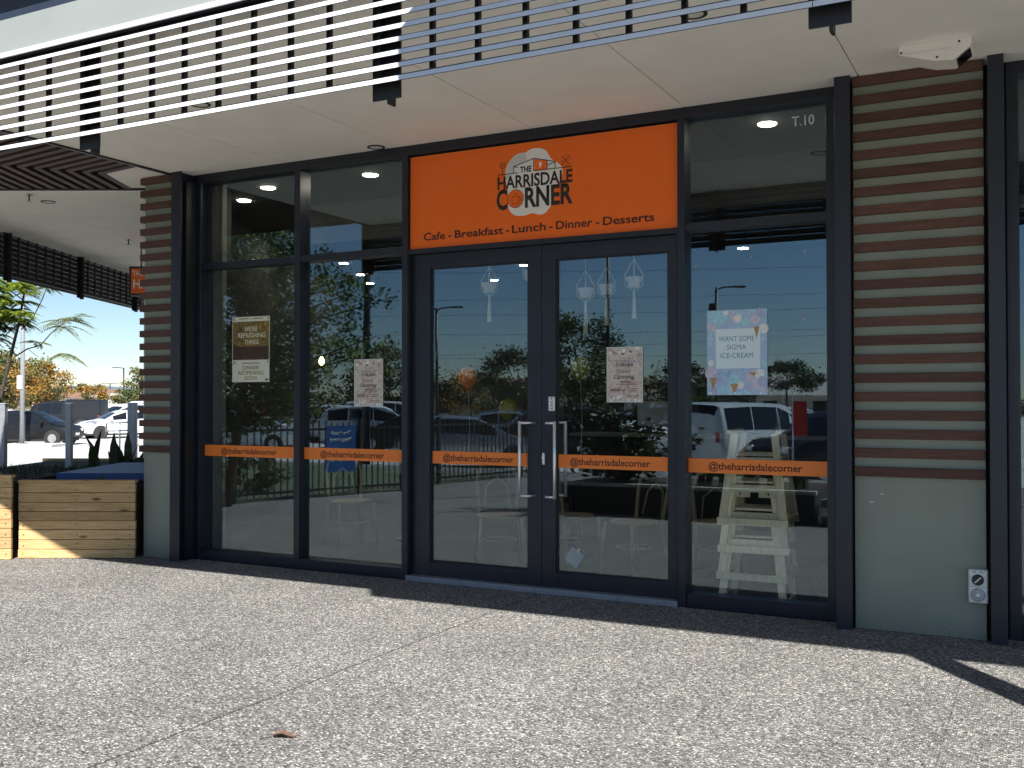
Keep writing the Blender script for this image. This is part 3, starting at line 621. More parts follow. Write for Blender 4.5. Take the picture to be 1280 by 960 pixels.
meat = artmat('meat_photo_print', [(.02, .015, .01), (.08, .03, .015), (.03, .02, .01), (.22, .10, .06)], 26)
sepia = artmat('sepia_print', [(.38, .26, .22), (.55, .44, .38), (.66, .60, .54), (.42, .32, .27)], 14)
pastel = artmat('pastel_print', [(.26, .46, .66), (.40, .60, .76), (.42, .50, .72), (.40, .66, .78), (.60, .74, .84)], 9)
darkdot = M['maroon']
cream_ink = mat('cream_print', (.72, .70, .56), .5, var=.03)
brown_ink = mat('brown_ink', (.12, .07, .045), .5); olive_ink = mat('olive_ink', (.22, .18, .04), .5); blue_ink = mat('slate_blue_ink', (.14, .27, .42), .5); teal_ink = mat('teal_ink', (.22, .48, .50), .5)
p1 = thing('poster', 'dark food poster with cream lower part on the leftmost window', 'poster', (-6.70, .1985, 1.665))
MB().box(0, .447, -.0008, .0, 0, .605).build('sheet', cream_ink, p1)
MB().box(.006, .441, -.0016, -.0009, .205, .560).build('picture', food, p1); MB().box(.007, .440, -.0020, -.0017, .206, .33).build('meat_picture', meat, p1)
for s_, a, c, z in (("WE'RE", .145, .305, .47), ('REFRESHING', .07, .40, .412), ('THINGS', .15, .32, .350)): text(s_, a, c, z, .042, -.0022, cream_ink, p1, 'poster_lettering', bold=.015, thick=.0004)
for s_, a, c, z in (('DINNER', .125, .325, .116), ('REOPENING', .075, .375, .068), ('SOON', .15, .295, .020)): text(s_, a, c, z, .034, -.0010, olive_ink, p1, 'poster_lettering', bold=.01, thick=.0004)
text('WAITING FOR THE', .10, .34, .172, .013, -.0010, brown_ink, p1, 'poster_small_print', thick=.0003) if 0 else None
b = MB()
for (x, z, r) in ((.022, .188, .009), (.040, .175, .007), (.018, .165, .006), (.425, .185, .008), (.412, .02, .012), (.43, .024, .009), (.02, .585, .009), (.43, .585, .008), (.225, .583, .006), (.03, .572, .006)): b.lathe([(r, -.0014), (r, -.0009)], (x, 0, z), 7, axis='Y')
for (x0, x1, z) in ((.12, .33, .171), (.08, .20, .583), (.25, .37, .583)): b.box(x0, x1, -.0013, -.0009, z, z + .007)
b.build('ornament', brown_ink, p1)
def opening(label, loc, w, h):
    t = thing('poster', label, 'poster', loc, 0, 'sepia grand opening posters'); s = w / .30
    MB().box(0, w, -.0008, 0, 0, h).build('sheet', M['grey'], t); MB().box(.007, w - .007, -.0015, -.0009, .007, h - .007).build('picture', sepia, t)
    text('THE HARRISDALE', .075 * s, .225 * s, h - .118, .016, -.0017, blue_ink, t, 'poster_lettering', bold=.01, thick=.0003)
    text('CORNER', .075 * s, .225 * s, h - .148, .022, -.0017, M['blackink'], t, 'poster_lettering', bold=.02, thick=.0003)
    text('Grand', .085 * s, .20 * s, h - .198, .030, -.0017, brown_ink, t, 'poster_lettering', shear=.35, thick=.0003, bold=.004)
    text('Opening', .060 * s, .235 * s, h - .240, .032, -.0017, M['blackink'], t, 'poster_lettering', shear=.35, thick=.0003, bold=.006)
    b = MB(); b.box(.11 * s, .20 * s, -.002, -.0016, h - .268, h - .261); b.box(.075 * s, .235 * s, -.002, -.0016, h - .285, h - .281)
    for x0, x1, z0 in ((.03, .155, .098), (.03, .155, .086), (.175, .26, .10), (.175, .25, .085), (.17, .27, .046)):
        b.box(x0 * s, x1 * s, -.002, -.0016, z0, z0 + .005)
    b.build('small_print', brown_ink, t)
    b = MB(); rr = random.Random(5)
    for i in range(26):
        x = rr.uniform(.015, w - .015); z = rr.choice([rr.uniform(h - .055, h - .012), rr.uniform(h - .05, h - .012), rr.uniform(.012, .075) if x < .17 * s else rr.uniform(.01, .02)])
        r = rr.uniform(.004, .013); b.lathe([(r, -.0022 - i * .00001), (r, -.0016)], (x, 0, z), 7, axis='Y', mi=rr.choice([0, 1, 1]))
    b.build('floral_border', [brown_ink, M['white']], t)
    return t
opening('small sepia grand opening poster on the second window from the left', (-5.300, .1985, 1.443), .304, .409)
opening('small sepia grand opening poster on the right door leaf', (-2.942, .2105, 1.481), .292, .42)
p4 = thing('poster', 'pale blue ice cream poster on the window right of the door', 'poster', (-2.153, .1985, 1.535))
MB().box(0, .435, -.0008, 0, 0, .610).build('sheet', pastel, p4)
MB().box(.065, .385, -.0014, -.0009, .19, .475).build('text_field', mat('pale_field', (.74, .84, .88), .4, var=.03), p4)
text('WANT SOME', .085, .345, .385, .036, -.0016, blue_ink, p4, 'poster_lettering', bold=0, thick=.0004)
text('SIGMA', .145, .285, .325, .036, -.0016, blue_ink, p4, 'poster_lettering', bold=0, thick=.0004)
text('ICE-CREAM', .10, .335, .265, .036, -.0016, blue_ink, p4, 'poster_lettering', bold=0, thick=.0004)
pk = mat('pink_scoop_print', (.62, .56, .68), .4, var=.15, scale=40); bl = mat('blue_scoop_print', (.38, .66, .76), .4, var=.15, scale=40); wh = mat('cream_scoop_print', (.82, .80, .78), .4, var=.12, scale=40); cn = mat('cone_print', (.45, .28, .10), .4, var=.3, scale=80); li = mat('lilac_print', (.45, .48, .70), .4, var=.15, scale=40)
b = MB(); rr = random.Random(3); k = 0
for (x, z, r, c) in ((.09, .555, .055, 1), (.20, .555, .035, 0), (.225, .545, .028, 2), (.28, .52, .03, 1), (.35, .535, .035, 0), (.41, .47, .035, 2), (.38, .585, .03, 4), (.03, .49, .032, 0), (.04, .58, .03, 1), (.14, .59, .02, 2),
                     (.03, .155, .045, 0), (.075, .12, .04, 4), (.13, .04, .032, 1), (.05, .03, .03, 4), (.20, .10, .042, 1), (.24, .07, .028, 2), (.30, .05, .03, 4), (.36, .065, .034, 0), (.33, .13, .045, 0), (.38, .15, .035, 2), (.40, .10, .035, 4), (.28, .02, .02, 1), (.42, .03, .02, 0), (.09, .035, .018, 1), (.41, .22, .025, 1), (.03, .23, .022, 2)):
    k += 1; b.lathe([(r, -.0010 - k * .00004), (r, -.0009)], (x, 0, z), 18, axis='Y', mi=c)
for (x, z, w_, h_) in ((.045, .095, .028, .06), (.20, .055, .03, .05), (.335, .185, .032, -.05), (.36, .455, .02, .06)):
    k += 1; b.prismy([(x - w_, z + h_ * .5), (x + w_, z + h_ * .5), (x, z - abs(h_))], -.0010 - k * .00004, -.0009, 3)
tag(b.build('ice_cream_art', [pk, bl, wh, cn, li], p4, recalc=True), kind='stuff')
b = MB()
for x in (.025, .205, .39): b.lathe([(.010, -.0030), (.010, -.0022)], (x, 0, .012), 12, axis='Y')
b.build('fixing_dot', M['white'], p4)
fl = thing('taped_note', 'white paper note stuck askew low on the right door leaf', 'paper note', (-3.212, .2105, .283)); fl.rotation_euler = (0, math.radians(32), 0)
MB().box(-.062, .062, -.0012, 0, -.062, .062).build('paper', mat('grey_paper', (.45, .46, .46), .8), fl); b = MB(); b.box(-.01, .01, -.0018, -.0013, .05, .085); b.build('tape', M['grey'], fl)

# ------------------------------------------------------------------ soffit fittings
sn = thing('motion_sensor', 'off white wedge shaped sensor housing with dark lens on the soffit', 'sensor', (-.55, -.40, 3.63))
MB().prismy([(-.205, 0), (-.205, -.055), (-.01, -.118), (.10, -.128), (.195, -.055), (.195, 0)], -.10, .10).build('housing', M['off'], sn, bevel=.006)
b = MB(); q0 = Vector((.150, -.0935)); dd = Vector((.095, .073)).normalized(); nn = Vector((dd.y, -dd.x)); c = Vector((q0.x + nn.x * .003, 0, q0.y + nn.y * .003))
b.obox(c, (dd.x * .046, 0, dd.y * .046), (0, .078, 0), (nn.x * .003, 0, nn.y * .003)); b.build('lens', M['lens'], sn, bevel=.001)
b = MB()
for x, z in ((-.19, -.045), (.01, -.10), (.13, -.025)): b.lathe([(.007, -.103), (.007, -.1002)], (x, 0, z), 10, axis='Y')
b.build('screw', M['blackink'], sn); b = MB(); b.obox((-.045, -.1012, -.055), (.13, 0, -.0), (0, .0006, 0), (0, 0, .0015)); b.build('seam', M['grey'], sn)
def downlight(loc, label, lit=False, r=.075):
    t = thing('downlight', label, 'downlight', loc, 0, 'round downlights in the canopy soffit')
    pr = [(r, 0), (r, -.006), (r * .88, -.009), (r * .74, -.004), (r * .74, .0)]
    MB().lathe(pr[::-1], n=28).build('trim_ring', M['black'] if not lit else M['white'], t, smooth=False); MB().lathe([(r * .72, -.0045), (r * .72, -.001)], n=24).build('lens', M['diffuser'], t)
for loc, lb in (((-4.957, .035, 3.63), 'flush downlight beside the head of the second window'), ((-5.36, -1.57, 3.63), 'dark rimmed downlight seen through the louvres at upper left'), ((-1.69, -1.57, 3.63), 'dark rimmed downlight seen through the louvres at upper right'), ((1.98, -1.57, 3.63), 'dark rimmed downlight beyond the right edge'), ((-9.45, .33, 3.63), 'pale downlight in the wing soffit beyond the chevron battens'), ((-11.3, 4.1, 3.63), 'far downlight in the wing soffit')):
    downlight(loc, lb)
for loc, lb in (((-9.29, -.02, 3.63), 'small sprinkler head beside the wing downlight'), ((-10.715, 2.53, 3.63), 'small sprinkler head further along the wing soffit')):
    t = thing('sprinkler', lb, 'sprinkler', loc, 0, 'sprinkler heads in the wing soffit'); MB().tube([(0, 0, 0), (0, 0, -.07)], .008, 8).build('stem', M['blackink'], t); b = MB(); b.lathe([(.035, -.018), (.035, -.014)], n=12); b.lathe([(.028, -.075), (.028, -.071)], n=10); b.build('deflector', M['sill'], t)

# ------------------------------------------------------------------ interior things
ilab = ['bright ceiling light high behind the leftmost window', 'bright ceiling light high behind the second window', 'bright ceiling light behind the unit number window']
k = 0
ISP = [(-6.70, .68, 0), (-5.48, .68, 1), (-1.82, .65, 2), (-7.35, 1.05, 3), (-8.45, 3.3, 4), (-6.75, 2.8, 5), (-8.2, 4.3, 6), (-9.4, 5.45, 7), (-10.0, 6.7, 8), (-10.6, 7.8, 9), (-3.49, 4.2, 10), (-3.62, 6.75, 11), (-3.4, 8.2, 12), (-7.06, 6.9, 13), (-8.4, 8.4, 14)]
nm_ = ['first', 'second', 'third', 'fourth', 'fifth', 'sixth', 'seventh', 'eighth']
for x, y, i in ISP:
    lb = ilab[i] if i < 3 else ({3: 'small lit ceiling light beside the pale nib behind the leftmost window', 4: 'small lit ceiling light above the food poster near the mullion', 5: 'lit ceiling light left of the orange sign behind the second window', 6: 'highest of the small ceiling lights in a receding row behind the second window', 7: 'second of the small ceiling lights in a receding row behind the second window', 8: 'third of the small ceiling lights in a receding row behind the second window', 9: 'lowest of the small ceiling lights in a receding row behind the second window', 10: 'small ceiling light under the transom right of the orange sign', 11: 'small ceiling light left of centre above the ice cream poster', 12: 'small ceiling light right of centre above the ice cream poster', 13: 'small ceiling light at the top right of the left door leaf', 14: 'small ceiling light at the top middle of the left door leaf'}[i])
    t = thing('ceiling_light', lb, 'ceiling light', (x, y, 3.58), 0, 'lit downlights on the shop ceiling')
    MB().lathe([(.075, -.006), (.085, 0)], n=20).build('rim', M['white'], t); MB().lathe([(.066, -.010), (.066, -.0062)], n=20).build('lit_disc', M['downlight'], t)
# dark bulkhead and pale ceiling tray inside
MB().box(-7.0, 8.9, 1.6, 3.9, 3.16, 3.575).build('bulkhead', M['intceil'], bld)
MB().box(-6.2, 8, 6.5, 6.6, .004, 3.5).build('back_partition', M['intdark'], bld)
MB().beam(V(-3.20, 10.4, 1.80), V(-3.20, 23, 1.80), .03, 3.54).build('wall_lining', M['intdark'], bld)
MB().box(-7.04, -6.93, .30, .36, .004, 3.57).build('plaster_nib', M['intwall'], bld)
# stacked wooden high chairs behind the right window
def highchair():
    t = thing('high_chair', 'x', 'high chair', (0, 0, 0), 0, 'wooden high chairs stacked inside the window')
    w0, w1, h, d0, d1 = .255, .165, .66, .22, .15; wd = M['chairwood']
    for sx in (-1, 1):
        for sy in (-1, 1):
            b = MB(); b.beam((sx * (w0 - .03), sy * d0, .0), (sx * (w1 - .02), sy * d1, h), .055 if sy < 0 else .045, .028, up=(0, 1, 0)); b.build('leg', wd, t, bevel=.004)
    def rail(z, y, sy, half, hh, nm='rail'):
        MB().box(-half, half, y - .012, y + .012, z, z + hh).build(nm, wd, t, bevel=.003)
    rail(.004, -d0 - .014, -1, w0, .05)
    rail(.44, -.187, -1, .18, .05)
    for sx in (-1, 1):
        MB().box(sx * .236 - .011, sx * .236 + .011, -.205, .205, .022, .062).build('side_rail', wd, t)
        MB().box(sx * .175 - .02, sx * .175 + .02, -.19, .20, h + .001, h + .026).build('arm', wd, t, bevel=.003)
    b = MB(); b.box(-.15, -.03, -.185, -.170, .40, .45); b.box(.03, .15, -.185, -.170, .40, .45); b.build('back_slat', wd, t)
    b = MB()
    for sx in (-1, 1): b.lathe([(.008, -.1875), (.008, -.1855)], (sx * .10, 0, .425), 8, axis='Y')
    b.build('peg_hole', M['blackink'], t)
    MB().box(-.15, .15, -.16, .16, .50, .515).build('seat', wd, t)
    return t
hc = highchair(); hl = ['lowest wooden high chair of the stack on the shop floor', 'second wooden high chair from the bottom of the stack', 'third wooden high chair from the bottom of the stack', 'topmost wooden high chair of the stack behind the orange band']
hc.location = (-1.865, .50, .004); hc.rotation_euler = (0, 0, math.radians(3)); hc['label'] = hl[0]
for i in range(1, 4): copy_tree(hc, None, (-1.865 + .004 * i, .50, .004 + .197 * i), math.radians(3 + (-1) ** i * 1.2), hl[i])
# bentwood chairs and tables
def bentwood():
    t = thing('bentwood_chair', 'x', 'chair', (0, 0, 0), 0, 'bentwood chairs inside the shop'); wd = M['chairwood']
    for sx in (-1, 1):
        MB().tube([(sx * .21, -.20, 0), (sx * .18, -.17, .45)], [.013, .017], 8).build('leg', wd, t, smooth=True)
        MB().tube([(sx * .20, .22, 0), (sx * .17, .17, .45), (sx * .19, .22, .75), (sx * .15, .25, .88), (0, .26, .92)], [.013, .017, .015, .014, .014], 8).build('leg', wd, t, smooth=True)
    MB().lathe([(.20, .44), (.21, .455), (.20, .47)], n=22).build('seat', wd, t)
    b = MB(); b.tube([(.15 * math.cos(a), .15 * math.sin(a), .24) for a in np.linspace(0, 2 * PI, 17)], .009, 6); b.tube([(-.12, .2, .5), (-.10, .245, .70), (0, .255, .78), (.10, .245, .70), (.12, .2, .5)], .009, 6); b.build('hoop', wd, t, smooth=True)
    return t
M['chairwood'] = wood_mat('stained_wood', (.30, .22, .13), (.45, .35, .22), 'Z', False); bc = bentwood(); spots = [(-4.35, 1.1, .6, 'bentwood chair inside, behind the left side of the left door leaf'), (-3.75, 1.35, 2.5, 'bentwood chair inside, behind the door handles'), (-3.1, 1.2, -.5, 'bentwood chair inside, behind the paper note'), (-2.45, 1.45, 3.4, 'bentwood chair inside, at the right side of the right door leaf'), (-6.3, 1.5, 1.0, 'bentwood chair inside behind the leftmost window')]
for i, (x, y, a, lb) in enumerate(spots):
    if i == 0: bc.location = (x, y, .003); bc.rotation_euler = (0, 0, a); bc['label'] = lb
    else: copy_tree(bc, None, (x, y, .003), a, lb)
for i, (x, y, lb) in enumerate(((-4.0, 1.9, 'round dark cafe table inside behind the left door leaf'), (-2.8, 1.9, 'round dark cafe table inside behind the right door leaf'), (-6.0, 2.2, 'round dark cafe table inside behind the left windows'))):
    t = thing('cafe_table', lb, 'table', (x, y, .003), 0, 'round cafe tables inside the shop'); MB().lathe([(.34, .70), (.35, .73)], n=28).build('table_top', M['intdark'], t); MB().lathe([(.2, 0), (.2, .015), (.03, .03), (.03, .70)], n=16).build('pedestal', M['black'], t)
# service counter deep inside
t = thing('service_counter', 'dark timber service counter deep inside behind the doors', 'counter', (-3.6, 5.6, .003))
MB().box(-1.9, 1.9, -.3, .3, 0, 1.02).build('counter_body', M['intdark'], t); MB().box(-1.95, 1.95, -.36, .36, 1.021, 1.06).build('counter_top', M['intwall'], t, bevel=.005)
t = thing('coffee_machine', 'steel coffee machine on the service counter', 'coffee machine', (-4.3, 5.6, 1.063)); MB().box(-.35, .35, -.22, .22, .10, .42).build('machine_body', M['sill'], t, bevel=.02); MB().box(-.33, .33, -.24, .18, 0, .09).build('drip_tray', M['black'], t)
b = MB(); [b.tube([(x, -.2, .20), (x, -.34, .18)], .02, 8) for x in (-.18, .18)]; b.build('portafilter', M['blackink'], t)
# macrame hangers
def hanger(x, y, zt, zb, label):
    t = thing('plant_hanger', label, 'plant hanger', (x, y, 0), 0, 'white macrame plant hangers inside the glass'); zm = zb + (zt - zb) * .42; R1 = .075; h0 = zm + .17
    b = MB()
    for k in range(4):
        a = k * PI / 2 + .4; c_, s_ = math.cos(a), math.sin(a)
        b.tube([(0, 0, 3.56), (0, 0, h0 + .10), (R1 * c_, R1 * s_, h0 - .03), (R1 * .95 * c_, R1 * .95 * s_, zm + .05), (0, 0, zm)], .004, 5)
    b.build('cord', M['rope'], t)
    MB().lathe([(.045, zm + .03), (.066, zm + .10), (.066, zm + .12)], n=14).build('pot', M['diffuser'], t)
    MB().tube([(0, 0, zm), (0, 0, zm - .05), (0, 0, zb)], [.010, .012, .022], 8).build('tassel', M['rope'], t)
for a in ((-4.40, 1.0, 2.75, 2.20, 'macrame plant hanger behind the left door leaf'), (-4.03, 1.1, 2.75, 2.38, 'macrame plant hanger beside the meeting stile of the left door leaf'), (-3.46, 1.0, 2.72, 2.06, 'macrame plant hanger at the left of the right door leaf'), (-3.37, 1.25, 2.72, 2.15, 'macrame plant hanger just behind the first on the right door leaf'), (-3.02, 1.0, 2.72, 2.18, 'macrame plant hanger at the right of the right door leaf')): hanger(*a)
for x, y, z, m, lb in ((-5.2, 2.0, 1.72, 'balloon_o', 'orange balloon floating inside behind the left door leaf'), (-4.9, 2.3, 1.40, 'balloon_y', 'yellow balloon behind the left door leaf near the handles'), (-3.95, 2.0, 1.80, 'balloon_y', 'yellow green balloon inside behind the right door leaf')):
    t = thing('balloon', lb, 'balloon', (x, y, z), 0, 'party balloons inside the shop'); t.scale = (.8, .8, .8); MB().lathe([(.005, -.16), (.05, -.135), (.105, -.07), (.13, .0), (.12, .07), (.07, .125), (.005, .145)], n=20).build('balloon_skin', M[m], t, smooth=True); MB().tube([(0, 0, -.16), (.02, 0, -.6), (0, 0, -1.2)], .002, 4).build('string', M['white'], t)
for x, y, z, lb in ((-7.4, 2.4, 1.95, 'warm glowing pendant bulb behind the second window'), (-6.5, 2.2, 1.66, 'warm glowing pendant bulb right of the small poster')):
    t = thing('pendant_lamp', lb, 'lamp', (x, y, z), 0, 'warm pendant bulbs inside the shop'); MB().lathe([(.008, -.05), (.032, -.02), (.03, .015), (.012, .05)], n=12).build('bulb', M['bulb'], t, smooth=True); MB().tube([(0, 0, .05), (0, 0, 3.55 - z)], .004, 5).build('cord', M['blackink'], t)

# ------------------------------------------------------------------ planters
def planter(name, label, r0, r1, d, z1, dd, seed, front=True):
    rr = random.Random(seed); o = V(r0, d); t = thing(name, label, 'planter', (o.x, o.y, 0), WROT); Wd = r1 - r0
    n = 8; hs = [rr.uniform(.085, .10) for _ in range(n)]; s = (z1 - .025) / sum(hs); z = .004
    for i, h in enumerate(hs):
        h *= s; y = rr.uniform(-.004, .004)
        MB().box(rr.uniform(0, .006), Wd - rr.uniform(0, .006), y, y + .035, z + .002, z + h - .002).build('plank', M['plank'], t, bevel=.004)
        if seed == 2: MB().box(.002, .04, .04, dd, z + .002, z + h - .002).build('plank', M['plank'], t)
        z += h
    nb = MB()
    for i in range(8):
        for xx in (.05, Wd * .5, Wd - .05): nb.lathe([(.005, -.0075), (.005, -.003)], (xx + rr.uniform(-.006, .006), 0, (i + .5) * (z1 - .03) / 8 + rr.uniform(-.015, .015)), 6, axis='Y')
    tag(nb.build('nail_heads', M['trim'], t), kind='stuff')
    MB().box(-.002, Wd + .002, -.012, .075, z1 - .022, z1 + .006).build('cap_board', M['plank'], t, bevel=.004)
    MB().box(.045, Wd - .045, .045, dd, .01, z1 - .07).build('soil', M['soil'], t)
    return t
planter('timber_planter', 'pine plank planter box against the left batten pier, half in shade', -4.672, -3.565, 9.585, .735, .42, 1)
planter('timber_planter', 'taller pine plank planter box cut by the left edge of the picture', -6.3, -4.69, 9.49, .790, 2.2, 2)
nb_ = V(-4.05, 10.87); t = thing('navy_board', 'dark blue flat board lying over the planter beside the pier', 'board', (nb_.x, nb_.y, 0), WROT)
MB().box(-.47, .47, -.84, .84, .70, .775).build('board', M['navy'], t, bevel=.004); MB().box(-.40, .40, -.77, .77, .05, .699).build('carcass', M['intdark'], t)
gb = V(-5.6, 14.8); t = thing('garden_bed', 'raised garden bed with timber edging and dark mulch beyond the planters', 'garden bed', (gb.x, gb.y, 0), WROT)
MB().box(-2.6, 2.0, -3.0, 3.0, -.48, .42).build('mulch', M['soil'], t)
MB().box(-2.66, 2.05, -3.06, -3.005, -.48, .47).build('edging', M['plank'], t); MB().box(-2.66, 2.05, 3.005, 3.06, -.48, .47).build('edging', M['plank'], t)
MB().box(.55, 1.25, -2.5, -1.9, .42, .50).build('sleeper', M['plank'], t, bevel=.01)

# ------------------------------------------------------------------ vegetation helpers
def quads(P, N, U, w, l):
    """leaf quads: centres P, axis U (length l), width dir = N x U"""
    Sd = np.cross(N, U); Sd /= np.linalg.norm(Sd, axis=1)[:, None] + 1e-9
    a = P - U * l[:, None] / 2; c = P + U * l[:, None] / 2; m1 = P + Sd * w[:, None] / 2 - U * l[:, None] * .05; m2 = P - Sd * w[:, None] / 2 - U * l[:, None] * .05
    return np.stack([a, m1, c, m2], 1).reshape(-1, 3)
def rnd_dir(n):
    v = rng.normal(size=(n, 3)); return v / np.linalg.norm(v, axis=1)[:, None]
def mesh_quads(name, vs, mats, mi=None):
    n = len(vs) // 4; me = bpy.data.meshes.new(name); me.vertices.add(len(vs)); me.vertices.foreach_set('co', vs.astype(np.float32).ravel())
    me.loops.add(4 * n); me.loops.foreach_set('vertex_index', np.arange(4 * n, dtype=np.int32)); me.polygons.add(n)
    me.polygons.foreach_set('loop_start', np.arange(0, 4 * n, 4, dtype=np.int32)); me.polygons.foreach_set('loop_total', np.full(n, 4, np.int32))
    for m in mats: me.materials.append(m)
    if mi is not None: me.polygons.foreach_set('material_index', mi.astype(np.int32))
    me.update(calc_edges=True); return me
def crown(n, c, rad, leaf, clumps=30, cl=.28, mats=('green', 'dark'), flat=.6, asp=.5, hollow=.55):
    c = np.array(c); rad = np.array(rad); cc = rnd_dir(clumps) * (rng.uniform(hollow, 1, clumps) ** .7)[:, None] * rad + c
    per = n // clumps; P = []; mi = []
    for i in range(clumps):
        s = rad.mean() * cl * rng.uniform(.6, 1.35); q = rng.normal(size=(per, 3)) * s * np.array([.6, .6, .6 * flat]); P.append(cc[i] + q); mi += [int(rng.integers(0, len(mats)))] * per
    P = np.concatenate(P); m = len(P); U = rnd_dir(m); U[:, 2] = U[:, 2] * .6 - .15; U /= np.linalg.norm(U, axis=1)[:, None]
    l = leaf * rng.uniform(.6, 1.3, m); return quads(P, rnd_dir(m), U, l * asp, l), np.array(mi), cc
def tree(name, label, base, h_trunk, c_off, rad, n, leaf, group=None, mats=('green', 'dark'), clumps=30, cl=.28, bark='bark', tr=.12, asp=.5, flat=.6, hollow=.55, branches=9):
    t = thing(name, label, 'tree', base, 0, group)
    vs, mi, cc = crown(n, (c_off[0], c_off[1], c_off[2]), rad, leaf, clumps, cl, mats, flat, asp, hollow)
    b = MB(); top = Vector((c_off[0] * .4, c_off[1] * .4, h_trunk)); mid = Vector((c_off[0] * .1 + .05, .03, h_trunk * .5))
    b.tube([(0, 0, -.1), mid, top, Vector(c_off) * 1.0], [tr, tr * .8, tr * .62, tr * .2], 9)
    b.build('trunk', M[bark], t, smooth=True); b = MB()
    for q in cc[:: max(1, len(cc) // branches)]:
        q = Vector(q); s = top.lerp(Vector(c_off), random.uniform(0, .6)); m_ = s.lerp(q, .5) + Vector((0, 0, rad[2] * .08)); b.tube([s, m_, q], [tr * .35, tr * .22, tr * .07], 6)
    b.build('limbs', M[bark], t, smooth=True)
    inst(mesh_quads('crown', vs, [LF[m] for m in mats], mi), 'crown', t); return t

# trees across the car park seen directly at the left
tg = 'trees beyond the car park at the left'
q = V(-37.0, 75, -.5); tree('autumn_tree', 'large green and rust coloured tree behind the light pole at the left', q, 2.2, (0, 0, 3.7), (2.7, 2.5, 2.1), 9000, .26, tg, ('olive', 'autumn', 'green', 'autumn'), 55, .30)
q = V(-34.0, 73, -.5); tree('autumn_tree', 'golden orange tree above the dark pickup', q, 1.8, (0, 0, 3.1), (1.9, 1.8, 1.5), 6500, .22, tg, ('autumn', 'autumn', 'olive'), 45, .30)
q = V(-45.9, 110, -.5); tree('olive_tree', 'small pale olive tree between pickup and white sedan', q, 1.8, (0, 0, 2.8), (1.7, 1.6, 1.1), 2200, .30, tg, ('olive', 'autumn'), 24, .3)
q = V(-33.2, 90, -.5); tree('olive_tree', 'olive tree just left of the batten pier', q, 2, (0, 0, 3.3), (1.3, 1.3, 1.6), 3000, .26, tg, ('olive', 'green'), 30, .3)
q = V(-41, 108, -.5); tree('olive_tree', 'low round olive tree behind the white sedan', q, 1.2, (0, 0, 2.1), (1.6, 1.5, 1.0), 2200, .28, tg, ('olive', 'green'), 24, .3)
b = []; mi_ = []
for i in range(60):
    q = V(-130 + i * 2.6, 230 + 20 * random.random(), 0); vs, mi, cc = crown(160, (q.x, q.y, .8), (3.6, 3.6, 1.4 + random.random()), .9, 8, .4, ('green', 'dark')); b.append(vs); mi_.append(mi)
o = inst(mesh_quads('far_tree_belt', np.concatenate(b), [LF['olive'], LF['dark']], np.concatenate(mi_)), 'far_tree_belt'); tag(o, 'low belt of distant trees on the horizon at the left', 'tree belt', kind='stuff')

# jacaranda at the left edge
def frond(b, p, d, L, droop=.5, nleaf=12, wl=.09, side=None):
    p = np.array(p); d = np.array(d) / np.linalg.norm(d); out = []
    s = np.cross(d, [0, 0, 1.]); s /= np.linalg.norm(s) + 1e-9
    for k in range(nleaf):
        t = (k + 1) / nleaf; q = p + d * L * t + np.array([0, 0, -droop * L * t * t]); dl = d + np.array([0, 0, -2 * droop * t]); dl /= np.linalg.norm(dl)
        wk = wl * math.sin(PI * min(1, .25 + .75 * t)) * 1.0 + .02
        for sg_ in (-1, 1):
            u = s * sg_ * .9 + dl * .5 + np.array([0, 0, -.25]); u /= np.linalg.norm(u); out.append((q + u * wk / 2, u, wk))
    return out
jt = V(-9.4, 18.5, -.48); t = thing('jacaranda', 'feathery leaved jacaranda with thin dark stems at the left edge', 'tree', jt)
def J(px, py, D=18.5): r = (px - 640) / 1264 * D; z = 1.5 - (py - 500) / 1264 * D; return V(r, D, z) - jt
b = MB(); b.tube([(0, 0, 0), J(0, 500), J(14, 440), J(24, 400), J(30, 360), J(34, 330)], [.05, .035, .03, .022, .018, .01], 8)
b.build('trunk', M['darkbark'], t, smooth=True)
b = MB(); b.tube([J(20, 445), J(34, 436), J(50, 432), J(62, 418), J(78, 404)], [.014, .012, .011, .009, .006], 6); b.tube([J(26, 412), J(40, 398), J(52, 374), J(60, 352)], [.012, .010, .008, .006], 6); b.tube([J(34, 436), J(48, 447)], .005, 5)
b.tube([J(20, 445), J(8, 430), J(-12, 420)], [.012, .01, .006], 6); b.tube([J(28, 375), J(14, 365), J(-6, 360)], [.012, .01, .006], 6); b.build('branches', M['darkbark'], t, smooth=True)
LV = []; LM = []
def cluster(px, py, nf, Lpx, mi, droop=.45, D=18.5, up=.1, seed=0):
    r2 = np.random.default_rng(seed); c = np.array(J(px, py, D)); L = Lpx / 1264 * D
    for k in range(nf):
        a = 2 * PI * k / nf + r2.uniform(-.3, .3); d = np.array([math.cos(a), math.sin(a), up + r2.uniform(-.25, .35)])
        for (q, u, w) in frond(None, c, d, L * r2.uniform(.75, 1.15), droop, 16, .085): LV.append((q, u, w)); LM.append(mi)
cluster(85, 400, 10, 40, 0, .40, seed=1); cluster(78, 408, 7, 36, 0, .55, seed=2); cluster(92, 396, 6, 34, 0, .35, seed=8); cluster(80, 442, 10, 30, 0, .55, seed=3); cluster(45, 428, 6, 20, 0, .4, seed=4); cluster(58, 358, 6, 22, 0, .5, seed=5)
for i in range(60): cluster(random.uniform(-45, 38), random.uniform(345, 400), 8, 22, 1, .5, 18.5 + random.uniform(-.6, .6), seed=10 + i)
for i in range(16): cluster(random.uniform(-40, 34), random.uniform(396, 428), 6, 20, 2, .7, 18.7 + random.uniform(-.4, .6), seed=50 + i)
P = np.array([a[0] for a in LV]); U = np.array([a[1] for a in LV]); wv = np.array([a[2] for a in LV]); N = rnd_dir(len(P)) * .35 + np.array([0, 0, 1.]); 
